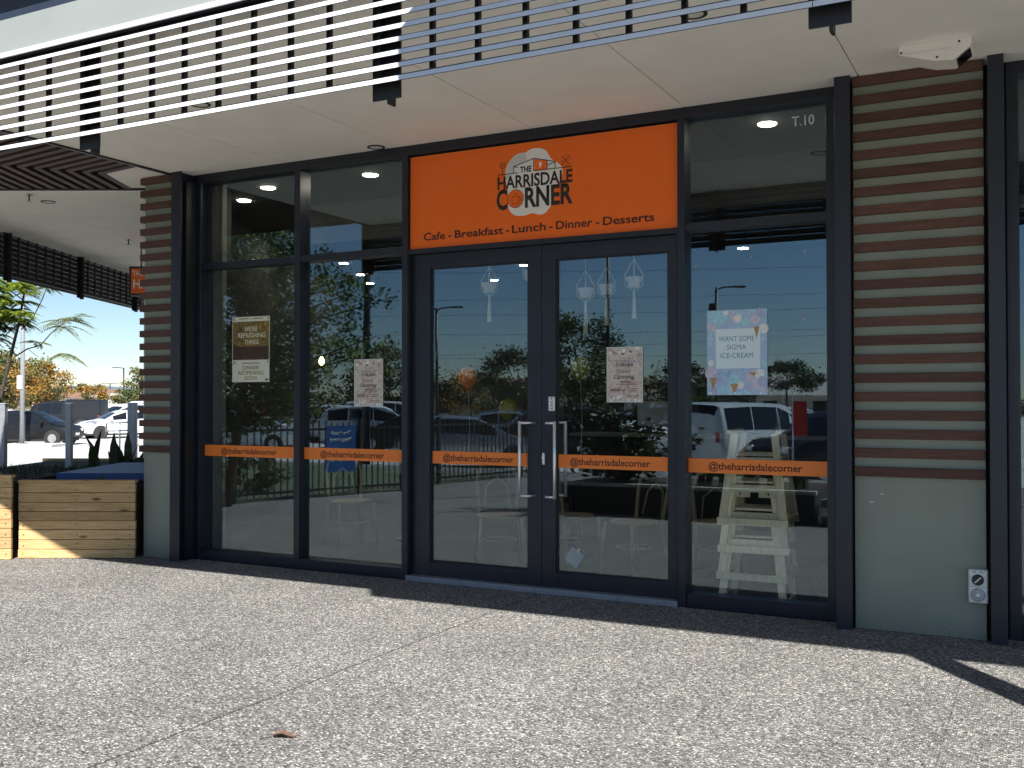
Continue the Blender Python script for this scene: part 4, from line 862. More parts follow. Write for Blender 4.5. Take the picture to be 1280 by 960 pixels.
inst(mesh_quads('foliage', quads(P, N, U, wv * .30, wv * 1.1), [LF['pale'], LF['bright'], LF['dark']], np.array(LM)), 'foliage', t)

# plants in the bed
def blades(label, name, loc, n, h, spread, w, m='dark', cat='plant', group=None, lean=.35):
    b = MB(); rr = random.Random(int(abs(loc[0] * 97 + loc[1] * 31)))
    for i in range(n):
        a = rr.uniform(0, 2 * PI); hh = h * rr.uniform(.6, 1.1); sx, sy = rr.uniform(-spread, spread), rr.uniform(-spread, spread); ln = hh * lean * rr.uniform(.1, 1); dx, dy = math.cos(a), math.sin(a); px_, py_ = -dy * w / 2, dx * w / 2
        seg = [(0, .35), (.35, 1), (.7, .8), (1, .03)]; vs = []
        for t_, ww in seg: x = sx + dx * ln * t_ * t_; y = sy + dy * ln * t_ * t_; vs += [(x - px_ * ww, y - py_ * ww, hh * t_), (x + px_ * ww, y + py_ * ww, hh * t_)]
        b.add(vs, [(0, 1, 3, 2), (2, 3, 5, 4), (4, 5, 7, 6)])
    o = b.build(name, LF[m]); o.location = loc; tag(o, label, cat, group); return o
q = V(-6.55, 15.6, .42)
blades('tall dark paddle leaved plant right of the steel post', 'strelitzia', V(-5.95, 14.5, .42), 5, .62, .22, .12, lean=.55)
blades('pair of upright dark sword leaves in the garden bed', 'strelitzia', V(-5.55, 14.3, .42), 6, .58, .14, .12, lean=.4)
for i, (r, d, n, lb) in enumerate(((-5.05, 14.3, 700, 'dark leafy shrub in the bed beside the pier'), (-4.75, 13.4, 700, 'low dark shrub touching the batten pier'))):
    vs, mi, cc = crown(n, (0, 0, .14), (.34, .34, .16), .09, 16, .35, ('dark', 'green')); o = inst(mesh_quads('shrub', vs, [LF['dark'], LF['green']], mi), 'shrub', None, V(r, d, .42)); tag(o, lb, 'shrub')
b = MB(); gg = []
for i in range(1500):
    r = random.uniform(-7.9, -5.1); d = random.uniform(11.3, 13.6); q = V(r, d, .70 if d < 11.7 else .42); a = random.uniform(0, 2 * PI); h = random.uniform(.04, .13); l_ = random.uniform(.02, .07)
    p0 = q; dx, dy = math.cos(a), math.sin(a); b.add([(p0.x - dy * .006, p0.y + dx * .006, p0.z), (p0.x + dy * .006, p0.y - dx * .006, p0.z), (p0.x + dx * l_, p0.y + dy * l_, p0.z + h)], [(0, 1, 2)])
for i in range(900):
    r = random.uniform(-6.2, -4.75); d = random.uniform(9.7, 11.6); q = V(r, d, .715); a = random.uniform(0, 2 * PI); h = random.uniform(.03, .09); l_ = random.uniform(.02, .06); dx, dy = math.cos(a), math.sin(a)
    b.add([(q.x - dy * .006, q.y + dx * .006, q.z), (q.x + dy * .006, q.y - dx * .006, q.z), (q.x + dx * l_, q.y + dy * l_, q.z + h)], [(0, 1, 2)])
tag(b.build('ground_cover', LF['dark']), 'low dark grassy ground cover growing along the planters', 'ground cover', kind='stuff')
blades('tiny green weed on the edge of the pine planter', 'weed', V(-3.92, 9.66, .72), 14, .07, .02, .012, 'green', lean=.8)

# steel posts with handrail
for (px, d, lb, gz) in ((4, 14, 'left steel handrail post at the edge of the picture', .42), (87, 16, 'middle steel handrail post between hatchback and sword leaves', .42), (168, 17.6, 'right steel handrail post beside the pier', .42), (162, 17.7, 'thin steel handrail post next to the right post', .42)):
    r = (px - 640) / 1264 * d; q = V(r, d, gz); t = thing('steel_post', lb, 'post', q, WROT, 'steel handrail posts along the garden bed'); w = .045 if px != 162 else .03
    MB().box(-w, w, -w, w, 0, 1.02).build('shaft', M['sill'], t, bevel=.006); MB().box(-w - .008, w + .008, -w - .008, w + .008, 1.02, 1.035).build('cap', M['alu'], t)
def Dp(px, py, D): return V((px - 640) / 1264 * D, D, 1.5 - (py - 500) / 1264 * D)
t = thing('handrail', 'thin pale pipe handrail in front of the white sedan', 'handrail'); b = MB()
b.tube([Dp(133, 545, 18.5), Dp(133, 529, 18.5), Dp(150, 528, 18.2), Dp(165, 528, 17.7)], .018, 8); b.build('rail', M['alu'], t, smooth=True); b = MB(); b.tube([Dp(133, 539, 18.5), Dp(165, 538, 17.7)], .014, 8); b.build('rail', M['alu'], t, smooth=True)
b = MB(); b.tube([Dp(150, 528, 18.2), Dp(150, 575, 18.2)], .014, 8); b.build('upright', M['alu'], t)
wp = thing('verandah_post', 'slim white post behind the left batten pier', 'post', V(-5.14, 14.2, -.4)); MB().tube([(0, 0, 0), (0, 0, 3.98)], .035, 12).build('shaft', M['white'], wp, smooth=True); MB().lathe([(.07, .0), (.07, .02)], n=14).build('base_plate', M['grey'], wp)
bs = V(-5.22, 13.8); t = thing('blade_sign', 'small orange blade sign hanging under the wing canopy behind the pier', 'sign', (bs.x, bs.y, 2.92), WROT)
MB().box(0, 1.05, -.04, .04, 0, .40).build('sign_box', M['black'], t, bevel=.004); MB().box(.03, 1.02, -.044, -.0405, .03, .37).build('face', M['orange'], t)
text('THE', .05, .20, .27, .07, -.0445, M['white'], t, 'sign_lettering', bold=.02); text('HARRISDALE', .06, .96, .10, .12, -.0445, M['white'], t, 'sign_lettering', bold=.02); b = MB()
for x in (.15, .9): b.tube([(x, 0, .40), (x, 0, .71)], .01, 6)
b.build('hanger_rod', M['black'], t)

# fallen leaf
t = thing('fallen_leaf', 'curled dry brown leaf lying on the sunlit paving', 'leaf', (-2.985, -3.425, .002), .6); vs = []; fs = []
for i in range(9):
    u = i / 8; w = .021 * math.sin(PI * min(1, u * .92 + .08)) ** .8 + .001; x = -.05 + .10 * u; z = .006 + .010 * math.sin(u * 5)
    vs += [(x, -w, z + .012), (x, -w * .4, z + .001), (x, 0, z), (x, w * .4, z + .003), (x, w, z + .014)]
    if i: o_ = 5 * i; fs += [(o_ - 5 + k, o_ - 4 + k, o_ + 1 + k, o_ + k) for k in range(4)]
b = MB(); b.add(vs, fs); b.build('leaf_blade', M['leafdead'], t, smooth=True); b = MB(); b.tube([(-.05, 0, .008), (-.075, .003, .006), (-.11, -.004, .003)], .0018, 5); b.build('stalk', M['darkbark'], t)
for i, (x, y, a) in enumerate(((-3.35, -1.05, .3), (-1.9, -2.3, 1.2), (-.95, -2.9, 2.0))):
    b = MB(); b.add([(-.025, 0, .001), (0, -.007, .004), (.028, .002, .001), (0, .008, .006)], [(0, 1, 2, 3)]); o = b.build('twig_scrap', M['leafdead']); o.location = (x, y, .002); o.rotation_euler = (0, 0, a); tag(o, ['small dark leaf scrap near the left paving joint', 'small dark leaf scrap in the middle of the paving', 'small dark leaf scrap on the paving near the bottom'][i], 'leaf')

# ------------------------------------------------------------------ vehicles
def car(style, paint, label, pos, rz, group, wheels=True):
    """side profile loft; x forward, origin at ground centre"""
    ST = dict(
        hatch=dict(L=4.0, W=.86, st=[(-2.0, .45, .82, .86), (-1.93, .30, .92, .98), (-1.80, .24, .95, 1.22), (-1.35, .22, .96, 1.46), (-.6, .22, .95, 1.50), (.2, .22, .93, 1.46), (.62, .22, .92, 1.28), (1.18, .22, .90, .96), (1.75, .24, .80, .84), (1.97, .34, .62, .66), (2.0, .40, .52, .54)], ws=(6, 7), rs=(1, 3), win=[(-1.5, -.75), (-.70, .12), (.16, .72)], wh=.31, wx=(-1.25, 1.27)),
        sedan=dict(L=4.6, W=.89, st=[(-2.3, .45, .78, .82), (-2.24, .30, .95, 1.02), (-1.75, .24, .97, 1.06), (-1.1, .22, .97, 1.34), (-.5, .22, .95, 1.44), (.2, .22, .93, 1.43), (.55, .22, .92, 1.32), (1.25, .22, .90, .97), (1.95, .24, .80, .86), (2.24, .34, .64, .68), (2.3, .40, .50, .54)], ws=(6, 7), rs=(2, 3), win=[(-1.35, -.85), (-.80, .05), (.10, .80)], wh=.32, wx=(-1.38, 1.40)),
        suv=dict(L=4.7, W=.93, st=[(-2.35, .5, .95, 1.0), (-2.28, .34, 1.08, 1.2), (-2.15, .30, 1.10, 1.55), (-1.8, .28, 1.10, 1.70), (-.6, .28, 1.08, 1.74), (.3, .28, 1.07, 1.70), (.6, .28, 1.06, 1.56), (1.2, .28, 1.04, 1.12), (1.95, .30, .98, 1.04), (2.28, .40, .82, .86), (2.35, .5, .6, .64)], ws=(6, 7), rs=(1, 3), win=[(-1.95, -1.15), (-1.08, -.15), (-.1, .78)], wh=.36, wx=(-1.42, 1.42)),
        van=dict(L=5.1, W=.97, st=[(-2.55, .5, 1.0, 1.1), (-2.50, .32, 1.12, 1.6), (-2.38, .28, 1.14, 1.84), (-1.9, .26, 1.14, 1.90), (-.5, .26, 1.12, 1.90), (.6, .26, 1.10, 1.86), (1.0, .26, 1.08, 1.66), (1.75, .26, 1.04, 1.12), (2.25, .30, .92, .98), (2.50, .36, .76, .80), (2.55, .44, .58, .62)], ws=(6, 7), rs=(1, 2), win=[(-2.2, -1.1), (-1.02, .1), (.18, 1.12)], wh=.35, wx=(-1.52, 1.62)),
        ute=dict(L=5.3, W=.95, st=[(-2.65, .6, 1.02, 1.9), (-2.62, .45, 1.04, 1.97), (-.72, .42, 1.05, 2.0), (-.62, .42, 1.10, 1.90), (-.3, .38, 1.10, 1.90), (.5, .38, 1.10, 1.88), (.85, .38, 1.09, 1.80), (1.2, .38, 1.08, 1.20), (2.2, .40, 1.04, 1.10), (2.6, .46, .96, 1.0), (2.65, .6, .70, .72)], ws=(6, 7), rs=None, win=[(-.48, .06), (.12, .84)], wh=.40, wx=(-1.65, 1.6)))[style]
    t = thing('parked_car', label, 'car', pos, rz, group); st = ST['st']; W_ = ST['W']; Ws = W_
    rings = []
    n = len(st); xs = np.array([q[0] for q in st])
    for i, (x, zl, zb, zt) in enumerate(st):
        e = min(i, n - 1 - i); k = {0: .80, 1: .93}.get(e, 1.0); w = W_ * k; cab = max(0, min(1, (zt - zb - .06) / .35)); wt = w * (1 - .20 * cab); 
        rings.append([(x, -w * .88, zl), (x, -w, zl + (zb - zl) * .35), (x, -w * .985, zl + (zb - zl) * .75), (x, -w * .95, zb), (x, -wt, zt - .05 if cab > .2 else zt - .02), (x, -wt * .80, zt), (x, 0, zt + .02), (x, wt * .80, zt), (x, wt, zt - .05 if cab > .2 else zt - .02), (x, w * .95, zb), (x, w * .985, zl + (zb - zl) * .75), (x, w, zl + (zb - zl) * .35), (x, w * .88, zl)])
    m = 13; b = MB(); vs = [p for r in rings for p in r]; fs = []
    for i in range(n - 1):
        for k in range(m - 1): fs.append((i * m + k, (i + 1) * m + k, (i + 1) * m + k + 1, i * m + k + 1))
        fs.append((i * m + m - 1, (i + 1) * m + m - 1, (i + 1) * m, i * m))
    fs += [tuple(range(m))[::-1], tuple(range((n - 1) * m, n * m))]; b.add(vs, fs)
    bo = b.build('body', paint, t, smooth=True, recalc=True); bv = bo.modifiers.new('edge', 'EDGE_SPLIT'); bv.split_angle = math.radians(32)
    R = [np.array([np.array(p) for p in r]) for r in rings]
    def pt(x, k, s):   # interpolate ring point k at x, offset s outwards
        j = int(np.clip(np.searchsorted(xs, x) - 1, 0, n - 2)); u = (x - xs[j]) / (xs[j + 1] - xs[j]); return R[j][k] * (1 - u) + R[j + 1][k] * u
    gl = []
    for (xa, xb) in ST['win']:
        for sd, (kb, kt) in ((-1, (3, 4)), (1, (9, 8))):
            q = []
            for x, f in ((xa, .10), (xb, .10), (xb, .93), (xa, .93)):
                # clip to where the cabin is tall
                a_, c_ = pt(x, kb, 0), pt(x, kt, 0); q.append(a_ * (1 - f) + c_ * f)
            q = np.array(q); nrm = np.cross(q[1] - q[0], q[3] - q[0]); nrm /= np.linalg.norm(nrm) + 1e-9; nrm *= np.sign(nrm[1] * sd) or 1
            g = MB(); g.add([tuple(p + nrm * .012) for p in q] + [tuple(p - nrm * .01) for p in q], [(0, 1, 2, 3), (4, 7, 6, 5), (0, 4, 5, 1), (1, 5, 6, 2), (2, 6, 7, 3), (3, 7, 4, 0)]); g.build('window', M['carglass'], t, recalc=True)
    for nm, rg in (('windscreen', ST['ws']), ('rear_window', ST['rs'])):
        if not rg: continue
        A, B = R[rg[0]], R[rg[1]]
        g = MB(); vs = []; 
        for f in (.06, .94):
            for k in (4, 5, 6, 7, 8):
                p = A[k] * (1 - f) + B[k] * f; p = p * 1.0; p[1] *= .94; vs.append(p)
        vs = np.array(vs); nrm = np.cross(vs[5 + 2] - vs[2], vs[3] - vs[1]); nrm /= np.linalg.norm(nrm); nrm *= np.sign(nrm[2] + 1e-6)
        top_ = [tuple(p + nrm * .014) for p in vs]; bot = [tuple(p - nrm * .02) for p in vs]; fs = [(k, k + 1, k + 6, k + 5) for k in range(4)] + [(10 + k, 10 + k + 5, 10 + k + 6, 10 + k + 1) for k in range(4)]
        rim_ = [0, 1, 2, 3, 4, 9, 8, 7, 6, 5]; fs += [(rim_[i], 10 + rim_[i], 10 + rim_[(i + 1) % 10], rim_[(i + 1) % 10]) for i in range(10)]
        g.add(top_ + bot, fs); g.build(nm, M['carglass'], t, recalc=True)
    r = ST['wh']
    for x in ST['wx']:
        for s_ in (-1, 1):
            wt_ = MB(); prf = [(r * .62, -.10), (r, -.09), (r, .09), (r * .62, .10)]; wt_.lathe(prf, (x, s_ * (W_ - .085), r), 22, axis='Y'); w_ = wt_.build('wheel', M['tyre'], t)
            rm = MB(); yo = s_ * (W_ + .012); rm.lathe([(r * .60, yo - .012), (r * .60, yo)], (x, 0, r), 18, axis='Y'); rm.build('rim', M['rim'], w_)
            ar = MB(); ar.lathe([(r * 1.14, s_ * (W_ - .12)), (r * 1.14, s_ * (W_ + .002))], (x, 0, r), 24, axis='Y'); ar.build('wheel_arch', M['trim'], t)
    xf = st[-1][0]; xr = st[0][0]; zb_ = st[-2][2]; zr = st[1][2]
    for s_ in (-1, 1):
        MB().obox((xf - .14, s_ * W_ * .70, zb_ + .02), (.13, s_ * -.05, 0), (0, .10, 0), (0, 0, .065)).build('headlight', M['head'], t, bevel=.02)
        MB().obox((xr + .08, s_ * W_ * .78, zr - .10), (.075, 0, 0), (0, .10, 0), (0, 0, .13)).build('tail_light', M['tail'], t, bevel=.02)
        MB().obox((st[7][0] - .35, s_ * (W_ + .09), st[7][2] + .10), (.06, 0, 0), (0, .09, 0), (0, 0, .06)).build('mirror', paint, t, bevel=.02)
        for (xa, xb) in ST['win'][-2:]:
            MB().box(xa + .12, xa + .30, s_ * (W_ - .0) - .01, s_ * (W_ - .0) + .01, st[4][2] - .16, st[4][2] - .13).build('door_handle', M['trim'], t)
    MB().box(xf - .10, xf + .012, -W_ * .45, W_ * .45, .38, zb_ - .10).build('grille', M['trim'], t, bevel=.01)
    MB().box(xf + .012, xf + .022, -.19, .19, .42, .53).build('number_plate', M['plate'], t); MB().box(xr - .03, xr + .05, -.26, .26, zr - .34, zr - .22).build('number_plate', M['plate'], t)
    MB().box(xr + .25, xf - .25, -W_ * .9, W_ * .9, .17, .26).build('underbody', M['trim'], t)
    return t
def paint(name, c, metal=0.): return mat(name, c, .32, metal, var=.01, coat=.8)
PW = paint('white_car_paint', (.78, .79, .80)); PK = mat('black_car_paint', (.008, .009, .011), .35, var=.01, spec=.3); PG = mat('dark_grey_car_paint', (.009, .011, .015), .4, var=.01, spec=.3); PB = paint('blue_car_paint', (.03, .09, .17), .3); PR = paint('red_car_paint', (.30, .015, .02), .2); PSv = paint('silver_car_paint', (.45, .46, .47), .7)
cg = 'cars parked across the road at the left'; Rz = WROT
car('hatch', PK, 'small black hatchback parked side on behind the light pole', V(-21.2, 44.7, -.476), Rz, cg)
car('ute', PG, 'dark grey pickup with boxy canopy behind the black hatchback', V(-26.9, 60, -.476), Rz + PI + .05, cg)
car('sedan', PW, 'white sedan facing the road at the left of the pier', V(-20.35, 53, -.476), Rz + PI + math.radians(38), cg)
car('suv', PW, 'white four wheel drive parked behind the white sedan', V(-25.2, 66, -.476), Rz + PI + math.radians(52), cg)
car('van', PW, 'white van partly hidden by the pier behind the white sedan', V(-25.9, 70.5, -.476), Rz + PI + math.radians(20), cg)
car('sedan', PW, 'white car with dark windows behind the hatchback at the left edge', V(-28.8, 57.5, -.476), Rz, cg)
car('suv', PW, 'white wagon left of the pickup further back', V(-33.4, 64, -.476), Rz, cg)
car('hatch', PB, 'blue car glimpsed between the pickup and white four wheel drive', V(-28.3, 69, -.476), Rz + PI / 2, cg)
# reflected car park (behind the camera)
cr = 'cars reflected in the shop windows'
def rcar(style, p, label, r, d, ang):
    dx, dy = math.cos(WROT + ang), math.sin(WROT + ang); return car(style, p, label, Mv(r, d, -.476), math.atan2(-dy, dx), cr)
rcar('van', PW, 'white people mover reflected in the window behind the high chairs', 6.55, 28, math.radians(42))
rcar('suv', PG, 'dark grey wagon reflected at the right of the high chair window', 8.0, 24.5, math.radians(205))
rcar('suv', PW, 'white wagon reflected at the far end of the high chair window', 9.9, 36, math.radians(10))
rcar('suv', PW, 'white wagon reflected in the second window from the left', -8.3, 48, math.radians(-8))
rcar('van', PW, 'white van reflected beside the small poster in the second window', -6.6, 55, math.radians(12))
rcar('hatch', PR, 'red hatchback reflected under the food poster', -14.2, 60, math.radians(-70))
rcar('suv', PB, 'blue wagon reflected at the left of the leftmost window', -13.6, 50, math.radians(20))
rcar('sedan', PR, 'dark red sedan reflected right of the food poster', -12.6, 62, math.radians(70))
rcar('hatch', PSv, 'silver hatchback reflected in the left door leaf', -1.35, 30, math.radians(8))
rcar('suv', PK, 'black wagon reflected in the left door leaf by the handle', 1.0, 33, math.radians(185))
rcar('hatch', PW, 'white hatchback reflected behind the shrub in the right door leaf', 2.75, 23.5, math.radians(100))
rcar('sedan', PW, 'white sedan reflected in the right door leaf further back', 2.4, 40, math.radians(0))
rcar('sedan', PSv, 'silver sedan reflected between the door and the high chair window', 5.0, 41, math.radians(0))
rcar('hatch', PSv, 'silver hatchback reflected in the leftmost window beside the fence', -11.6, 44, math.radians(-60))

rcar('suv', PW, 'white wagon reflected between the left windows and the door', -5.6, 42, math.radians(5))
rcar('sedan', PK, 'black sedan reflected under the small window poster', -3.9, 39, math.radians(178))
rcar('hatch', PW, 'small white car reflected behind the silver hatchback', .1, 44, math.radians(3))
rcar('suv', PSv, 'silver wagon reflected behind the dark tree', 7.3, 43, math.radians(2))
rcar('sedan', PW, 'white sedan reflected beyond the red banner', 12.6, 45, math.radians(0))
rcar('hatch', PB, 'blue hatchback reflected left of the people mover', 4.9, 33, math.radians(85))
rcar('sedan', PW, 'white sedan reflected low behind the playground fence', -10.3, 39, math.radians(176))
car('suv', PK, 'black wagon parked behind the pickup', V(-29.6, 66, -.476), Rz + PI / 2, cg)
car('hatch', PSv, 'silver hatchback far behind the pale olive tree', V(-36.5, 86, -.476), Rz, cg)
car('sedan', PB, 'dark blue sedan at the far side of the car park', V(-31.2, 80, -.476), Rz + PI, cg)
# ------------------------------------------------------------------ poles
def lamp_pole(name, label, base, h, r, arms, group, m='sill', arm_dir=(1, 0), extra=None):
    t = thing(name, label, 'light pole', base, 0, group); MB().tube([(0, 0, 0), (0, 0, h)], [r, r * .7], 12).build('shaft', M[m], t, smooth=True); MB().lathe([(r * 2.2, 0), (r * 2.2, .03)], n=14).build('base_plate', M[m], t)
    ax = Vector((arm_dir[0], arm_dir[1], 0)).normalized()
    for s_ in arms:
        b = MB(); b.tube([(0, 0, h - .1), ax * .35 * s_ + Vector((0, 0, h)), ax * .9 * s_ + Vector((0, 0, h + .03))], r * .45, 6); b.obox(ax * 1.05 * s_ + Vector((0, 0, h + .02)), ax * .26, Vector((-ax.y, ax.x, 0)) * .12, (0, 0, .04)); b.build('lamp_arm', M[m], t)
    return t
t = lamp_pole('light_pole', 'tall pale light pole with small notice in front of the autumn tree', V(-20.82, 43, -.37), 9, .10, (1,), 'light poles in the car park', 'alu' if 0 else 'sill', (RX, RY))
b = MB(); q = Vector((-FX * .13, -FY * .13, 2.62)) ; b.obox(q + Vector((RX, RY, 0)) * -.06, Vector((RX, RY, 0)) * .11, Vector((FX, FY, 0)) * .01, (0, 0, .28)); b.build('notice', M['white'], t)
lamp_pole('light_pole', 'thin distant light pole right of the small olive tree', V(-46.1, 120, -.48), 5.8, .11, (-1,), 'light poles in the car park', 'steel', (RX, RY))
lamp_pole('light_pole', 'thinner distant light pole above the white sedan', V(-63.6, 160, -.48), 4.6, .11, (-1, 1), 'light poles in the car park', 'steel', (RX, RY))
rg = 'light poles reflected in the windows'
lamp_pole('light_pole', 'dark pole reflected above the ice cream poster', Mv(9.1, 45, -.48), 7.0, .09, (1,), rg, 'black', (RX, -RY))
q = Mv(9.1, 44.9, 4.9); 
t = thing('pole_banner', 'dark banner box on the pole reflected above the ice cream poster', 'banner', q); MB().box(-.35, -.02, -.05, .05, -1.2, .9).build('banner_panel', M['black'], t)
lamp_pole('light_pole', 'twin armed lamp pole reflected at the left of the left door leaf', Mv(-3.75, 50, -.48), 6.55, .09, (-1, 1), rg, 'steel', (RX, -RY))
t = lamp_pole('light_pole', 'tall dark pole with dome camera reflected in the second window', Mv(-4.32, 30, -.48), 9.5, .12, (), rg, 'steel', (RX, -RY))
MB().lathe([(.02, 6.35), (.14, 6.2), (.14, 6.05), (.02, 5.95)], (.22, 0, 0), 14).build('dome_camera', M['black'], t, smooth=True)
lamp_pole('light_pole', 'slim pole reflected in the middle of the right door leaf', Mv(1.55, 16.5, -.02), 4.5, .035, (), rg, 'black', (RX, -RY))
for i, (z0, z1, d) in enumerate(((10.6, 11.4, 72), (8.5, 9.6, 72), (7.4, 8.5, 72), (6.1, 7.0, 72), (4.5, 5.2, 72), (3.6, 7.2, 72))):
    t = thing('power_line', ['highest overhead wire reflected in the doors', 'second overhead wire reflected in the doors', 'third overhead wire reflected in the doors', 'fourth overhead wire reflected in the doors', 'lowest overhead wire reflected in the doors', 'slanting overhead wire reflected in the doors'][i], 'power line', (0, 0, 0), 0, 'overhead wires reflected in the doors')
    b = MB(); b.tube([Mv(-32 + 10 * k, d, z0 + (z1 - z0) * k / 7 - .35 * math.sin(PI * k / 7)) for k in range(8)], .011, 5); b.build('wire', M['black'], t)
for i, r in enumerate((-32, 38)):
    t = thing('power_pole', ['timber power pole carrying the left end of the wires', 'timber power pole carrying the right end of the wires'][i], 'power pole', Mv(r, 72, -.5), 0, 'timber power poles'); MB().tube([(0, 0, 0), (0, 0, 12.4)], [.16, .11], 10).build('shaft', M['bark'], t); MB().box(-1.1, 1.1, -.06, .06, 11.2, 11.35).build('crossarm', M['bark'], t)

# ------------------------------------------------------------------ reflected vegetation (behind the camera)
rt = 'trees reflected in the shop windows'
def rtree(name, label, r, d, ht, co, rad, n, leaf, **k): return tree(name, label, Mv(r, d, -.5), ht, co, rad, n, leaf, rt, **k)
rtree('dark_tree', 'big dark tree reflected in the right door leaf', 3.0, 45, 2.2, (0, 0, 3.9), (1.7, 1.7, 1.9), 9000, .17, mats=('dark', 'green'), clumps=50)
rtree('dark_tree', 'dark tree reflected beside the handle of the left door leaf', .6, 52, 1.6, (0, 0, 3.0), (2.1, 2.0, 1.7), 8000, .18, mats=('dark', 'gum'), clumps=50)
rtree('rust_tree', 'rust tinged tree reflected behind the orange balloon', -2.6, 62, 1.6, (0, 0, 2.4), (2.2, 2.0, 1.3), 4500, .22, mats=('olive', 'autumn', 'dark'), clumps=34)
rtree('gum_tree', 'spreading gum tree reflected above the white people mover', 19.0, 70, 2.6, (0, 0, 3.6), (2.3, 2.1, .9), 5200, .20, mats=('gum', 'dark'), clumps=26, cl=.3)
rtree('gum_tree', 'second gum tree reflected at the right of the ladder window', 17.0, 76, 2.2, (0, 0, 3.0), (1.8, 1.8, .8), 3500, .20, mats=('gum', 'dark'), clumps=22)
rtree('dark_tree', 'dark tree reflected left of the ice cream poster', 12.5, 60, 1.4, (0, 0, 2.3), (2.4, 2.0, 1.3), 4000, .22, mats=('dark', 'green'), clumps=30)
rtree('dark_tree', 'leafy tree reflected right of the small poster on the door', 8.3, 50, 1.5, (0, 0, 2.7), (1.2, 1.2, 1.2), 3500, .16, mats=('gum', 'dark'), clumps=28)
rtree('dark_tree', 'dark tree reflected behind the second window poster', -7.6, 62, 1.6, (0, 0, 3.0), (3.2, 2.6, 2.2), 7000, .24, mats=('dark', 'green', 'olive'), clumps=44)
b = []; mi_ = []
for i in range(70):
    q = Mv(-60 + i * 2.2, 105 + 18 * random.random(), 0); vs, mi, cc = crown(260, (q.x, q.y, .9), (2.6, 2.6, 1.2 + .9 * random.random()), .5, 10, .4, ('green', 'dark')); b.append(vs); mi_.append(mi)
o = inst(mesh_quads('tree_belt', np.concatenate(b), [LF['dark'], LF['gum']], np.concatenate(mi_)), 'tree_belt'); tag(o, 'belt of far trees reflected along the horizon of the windows', 'tree belt', kind='stuff')
# near tree of the playground, broad leaves
nt_ = Mv(-4.0, 14.2, 0)
pt_ = thing('playground_tree', 'broad leaved tree reflected across the two left windows', 'tree', nt_, 0, rt)
def RT(px, py, D): r = (px - 640) / 1264 * D; return Mv(r, D, 1.5 - (py - 500) / 1264 * D) - nt_
b = MB(); b.tube([(0, 0, 0), RT(300, 520, 14.2), RT(310, 430, 14.2), RT(325, 330, 14.2), RT(330, 270, 14.2)], [.07, .06, .05, .035, .015], 9); b.build('trunk', M['bark'], pt_, smooth=True)
b = MB(); VS = []; MI = []
ends = [(275, 300), (290, 315), (310, 288), (325, 300), (345, 290), (360, 320), (280, 345), (370, 300), (300, 380), (335, 320), (280, 420), (295, 410), (270, 450), (310, 440), (340, 420), (360, 440), (380, 470), (400, 450), (350, 470), (325, 350), (300, 340), (365, 400), (270, 330), (285, 290), (275, 400), (300, 300), (320, 310), (350, 300), (345, 340), (365, 370), (395, 320), (405, 345), (425, 345), (395, 400), (430, 380), (455, 360), (465, 340), (420, 420), (450, 405), (470, 420), (495, 370), (490, 432), (380, 440), (350, 430), (410, 470), (330, 460), (300, 450), (290, 500), (360, 490), (385, 500), (420, 500), (270, 460), (310, 370), (340, 390), (285, 355), (440, 440), (330, 280), (300, 410), (265, 540), (320, 520)]
for i, (px, py) in enumerate(ends):
    D = 14.2 + random.uniform(-1.3, 1.3); E_ = RT(px, py, D); s_ = RT(random.uniform(305, 330), min(520, max(py + 40, 380)), 14.2); mid = s_.lerp(E_, .5) + Vector((0, 0, -.08)); b.tube([s_, mid, E_], [.022, .014, .005], 5)
    for k in range(22 if px < 400 else 15):
        u = random.uniform(.3, 1.05); c_ = np.array(s_.lerp(E_, u)) + rng.normal(size=3) * .11; m_ = 20; P = c_ + rng.normal(size=(m_, 3)) * .06; U = rnd_dir(m_); U[:, 2] -= .3; U /= np.linalg.norm(U, axis=1)[:, None]; l = rng.uniform(.04, .085, m_); VS.append(quads(P, rnd_dir(m_), U, l * .6, l)); MI += [random.choice([0, 0, 1])] * m_
b.build('branches', M['darkbark'], pt_, smooth=True); inst(mesh_quads('foliage', np.concatenate(VS), [LF['green'], LF['fresh']], np.array(MI)), 'foliage', pt_)

# planted bed opposite the shop
bed = thing('raised_bed', 'low dark walled garden bed with pale capping reflected below the door bands', 'garden bed', (0, 0, 0))
MB().box(-5.8, -2.42, -6.6, -5.02, 0, .36).build('bed_wall', M['intdark'], bed); MB().box(-5.83, -2.40, -5.10, -4.99, .361, .405).build('capping', M['conc'], bed, bevel=.004); MB().box(-5.75, -2.45, -6.55, -5.12, .361, .385).build('mulch', M['soil'], bed)
bw = thing('block_wall', 'low grey concrete block wall reflected at the right of the high chairs', 'wall', (-2.38, -5.35, 0)); bme = MB().box(.004, .196, 0, .19, .003, .096).mesh('block', M['block'])
for rr_ in range(4):
    for c_ in range(4): inst(bme, 'block', bw, (c_ * .2 + (.1 if rr_ % 2 else 0), 0, rr_ * .1))
shb = thing('broad_shrub', 'bushy long leaved shrub reflected in the right door leaf', 'shrub', (-5.15, -5.75, .36), 0)
VS = []; MI = []; b = MB(); rr = random.Random(11)
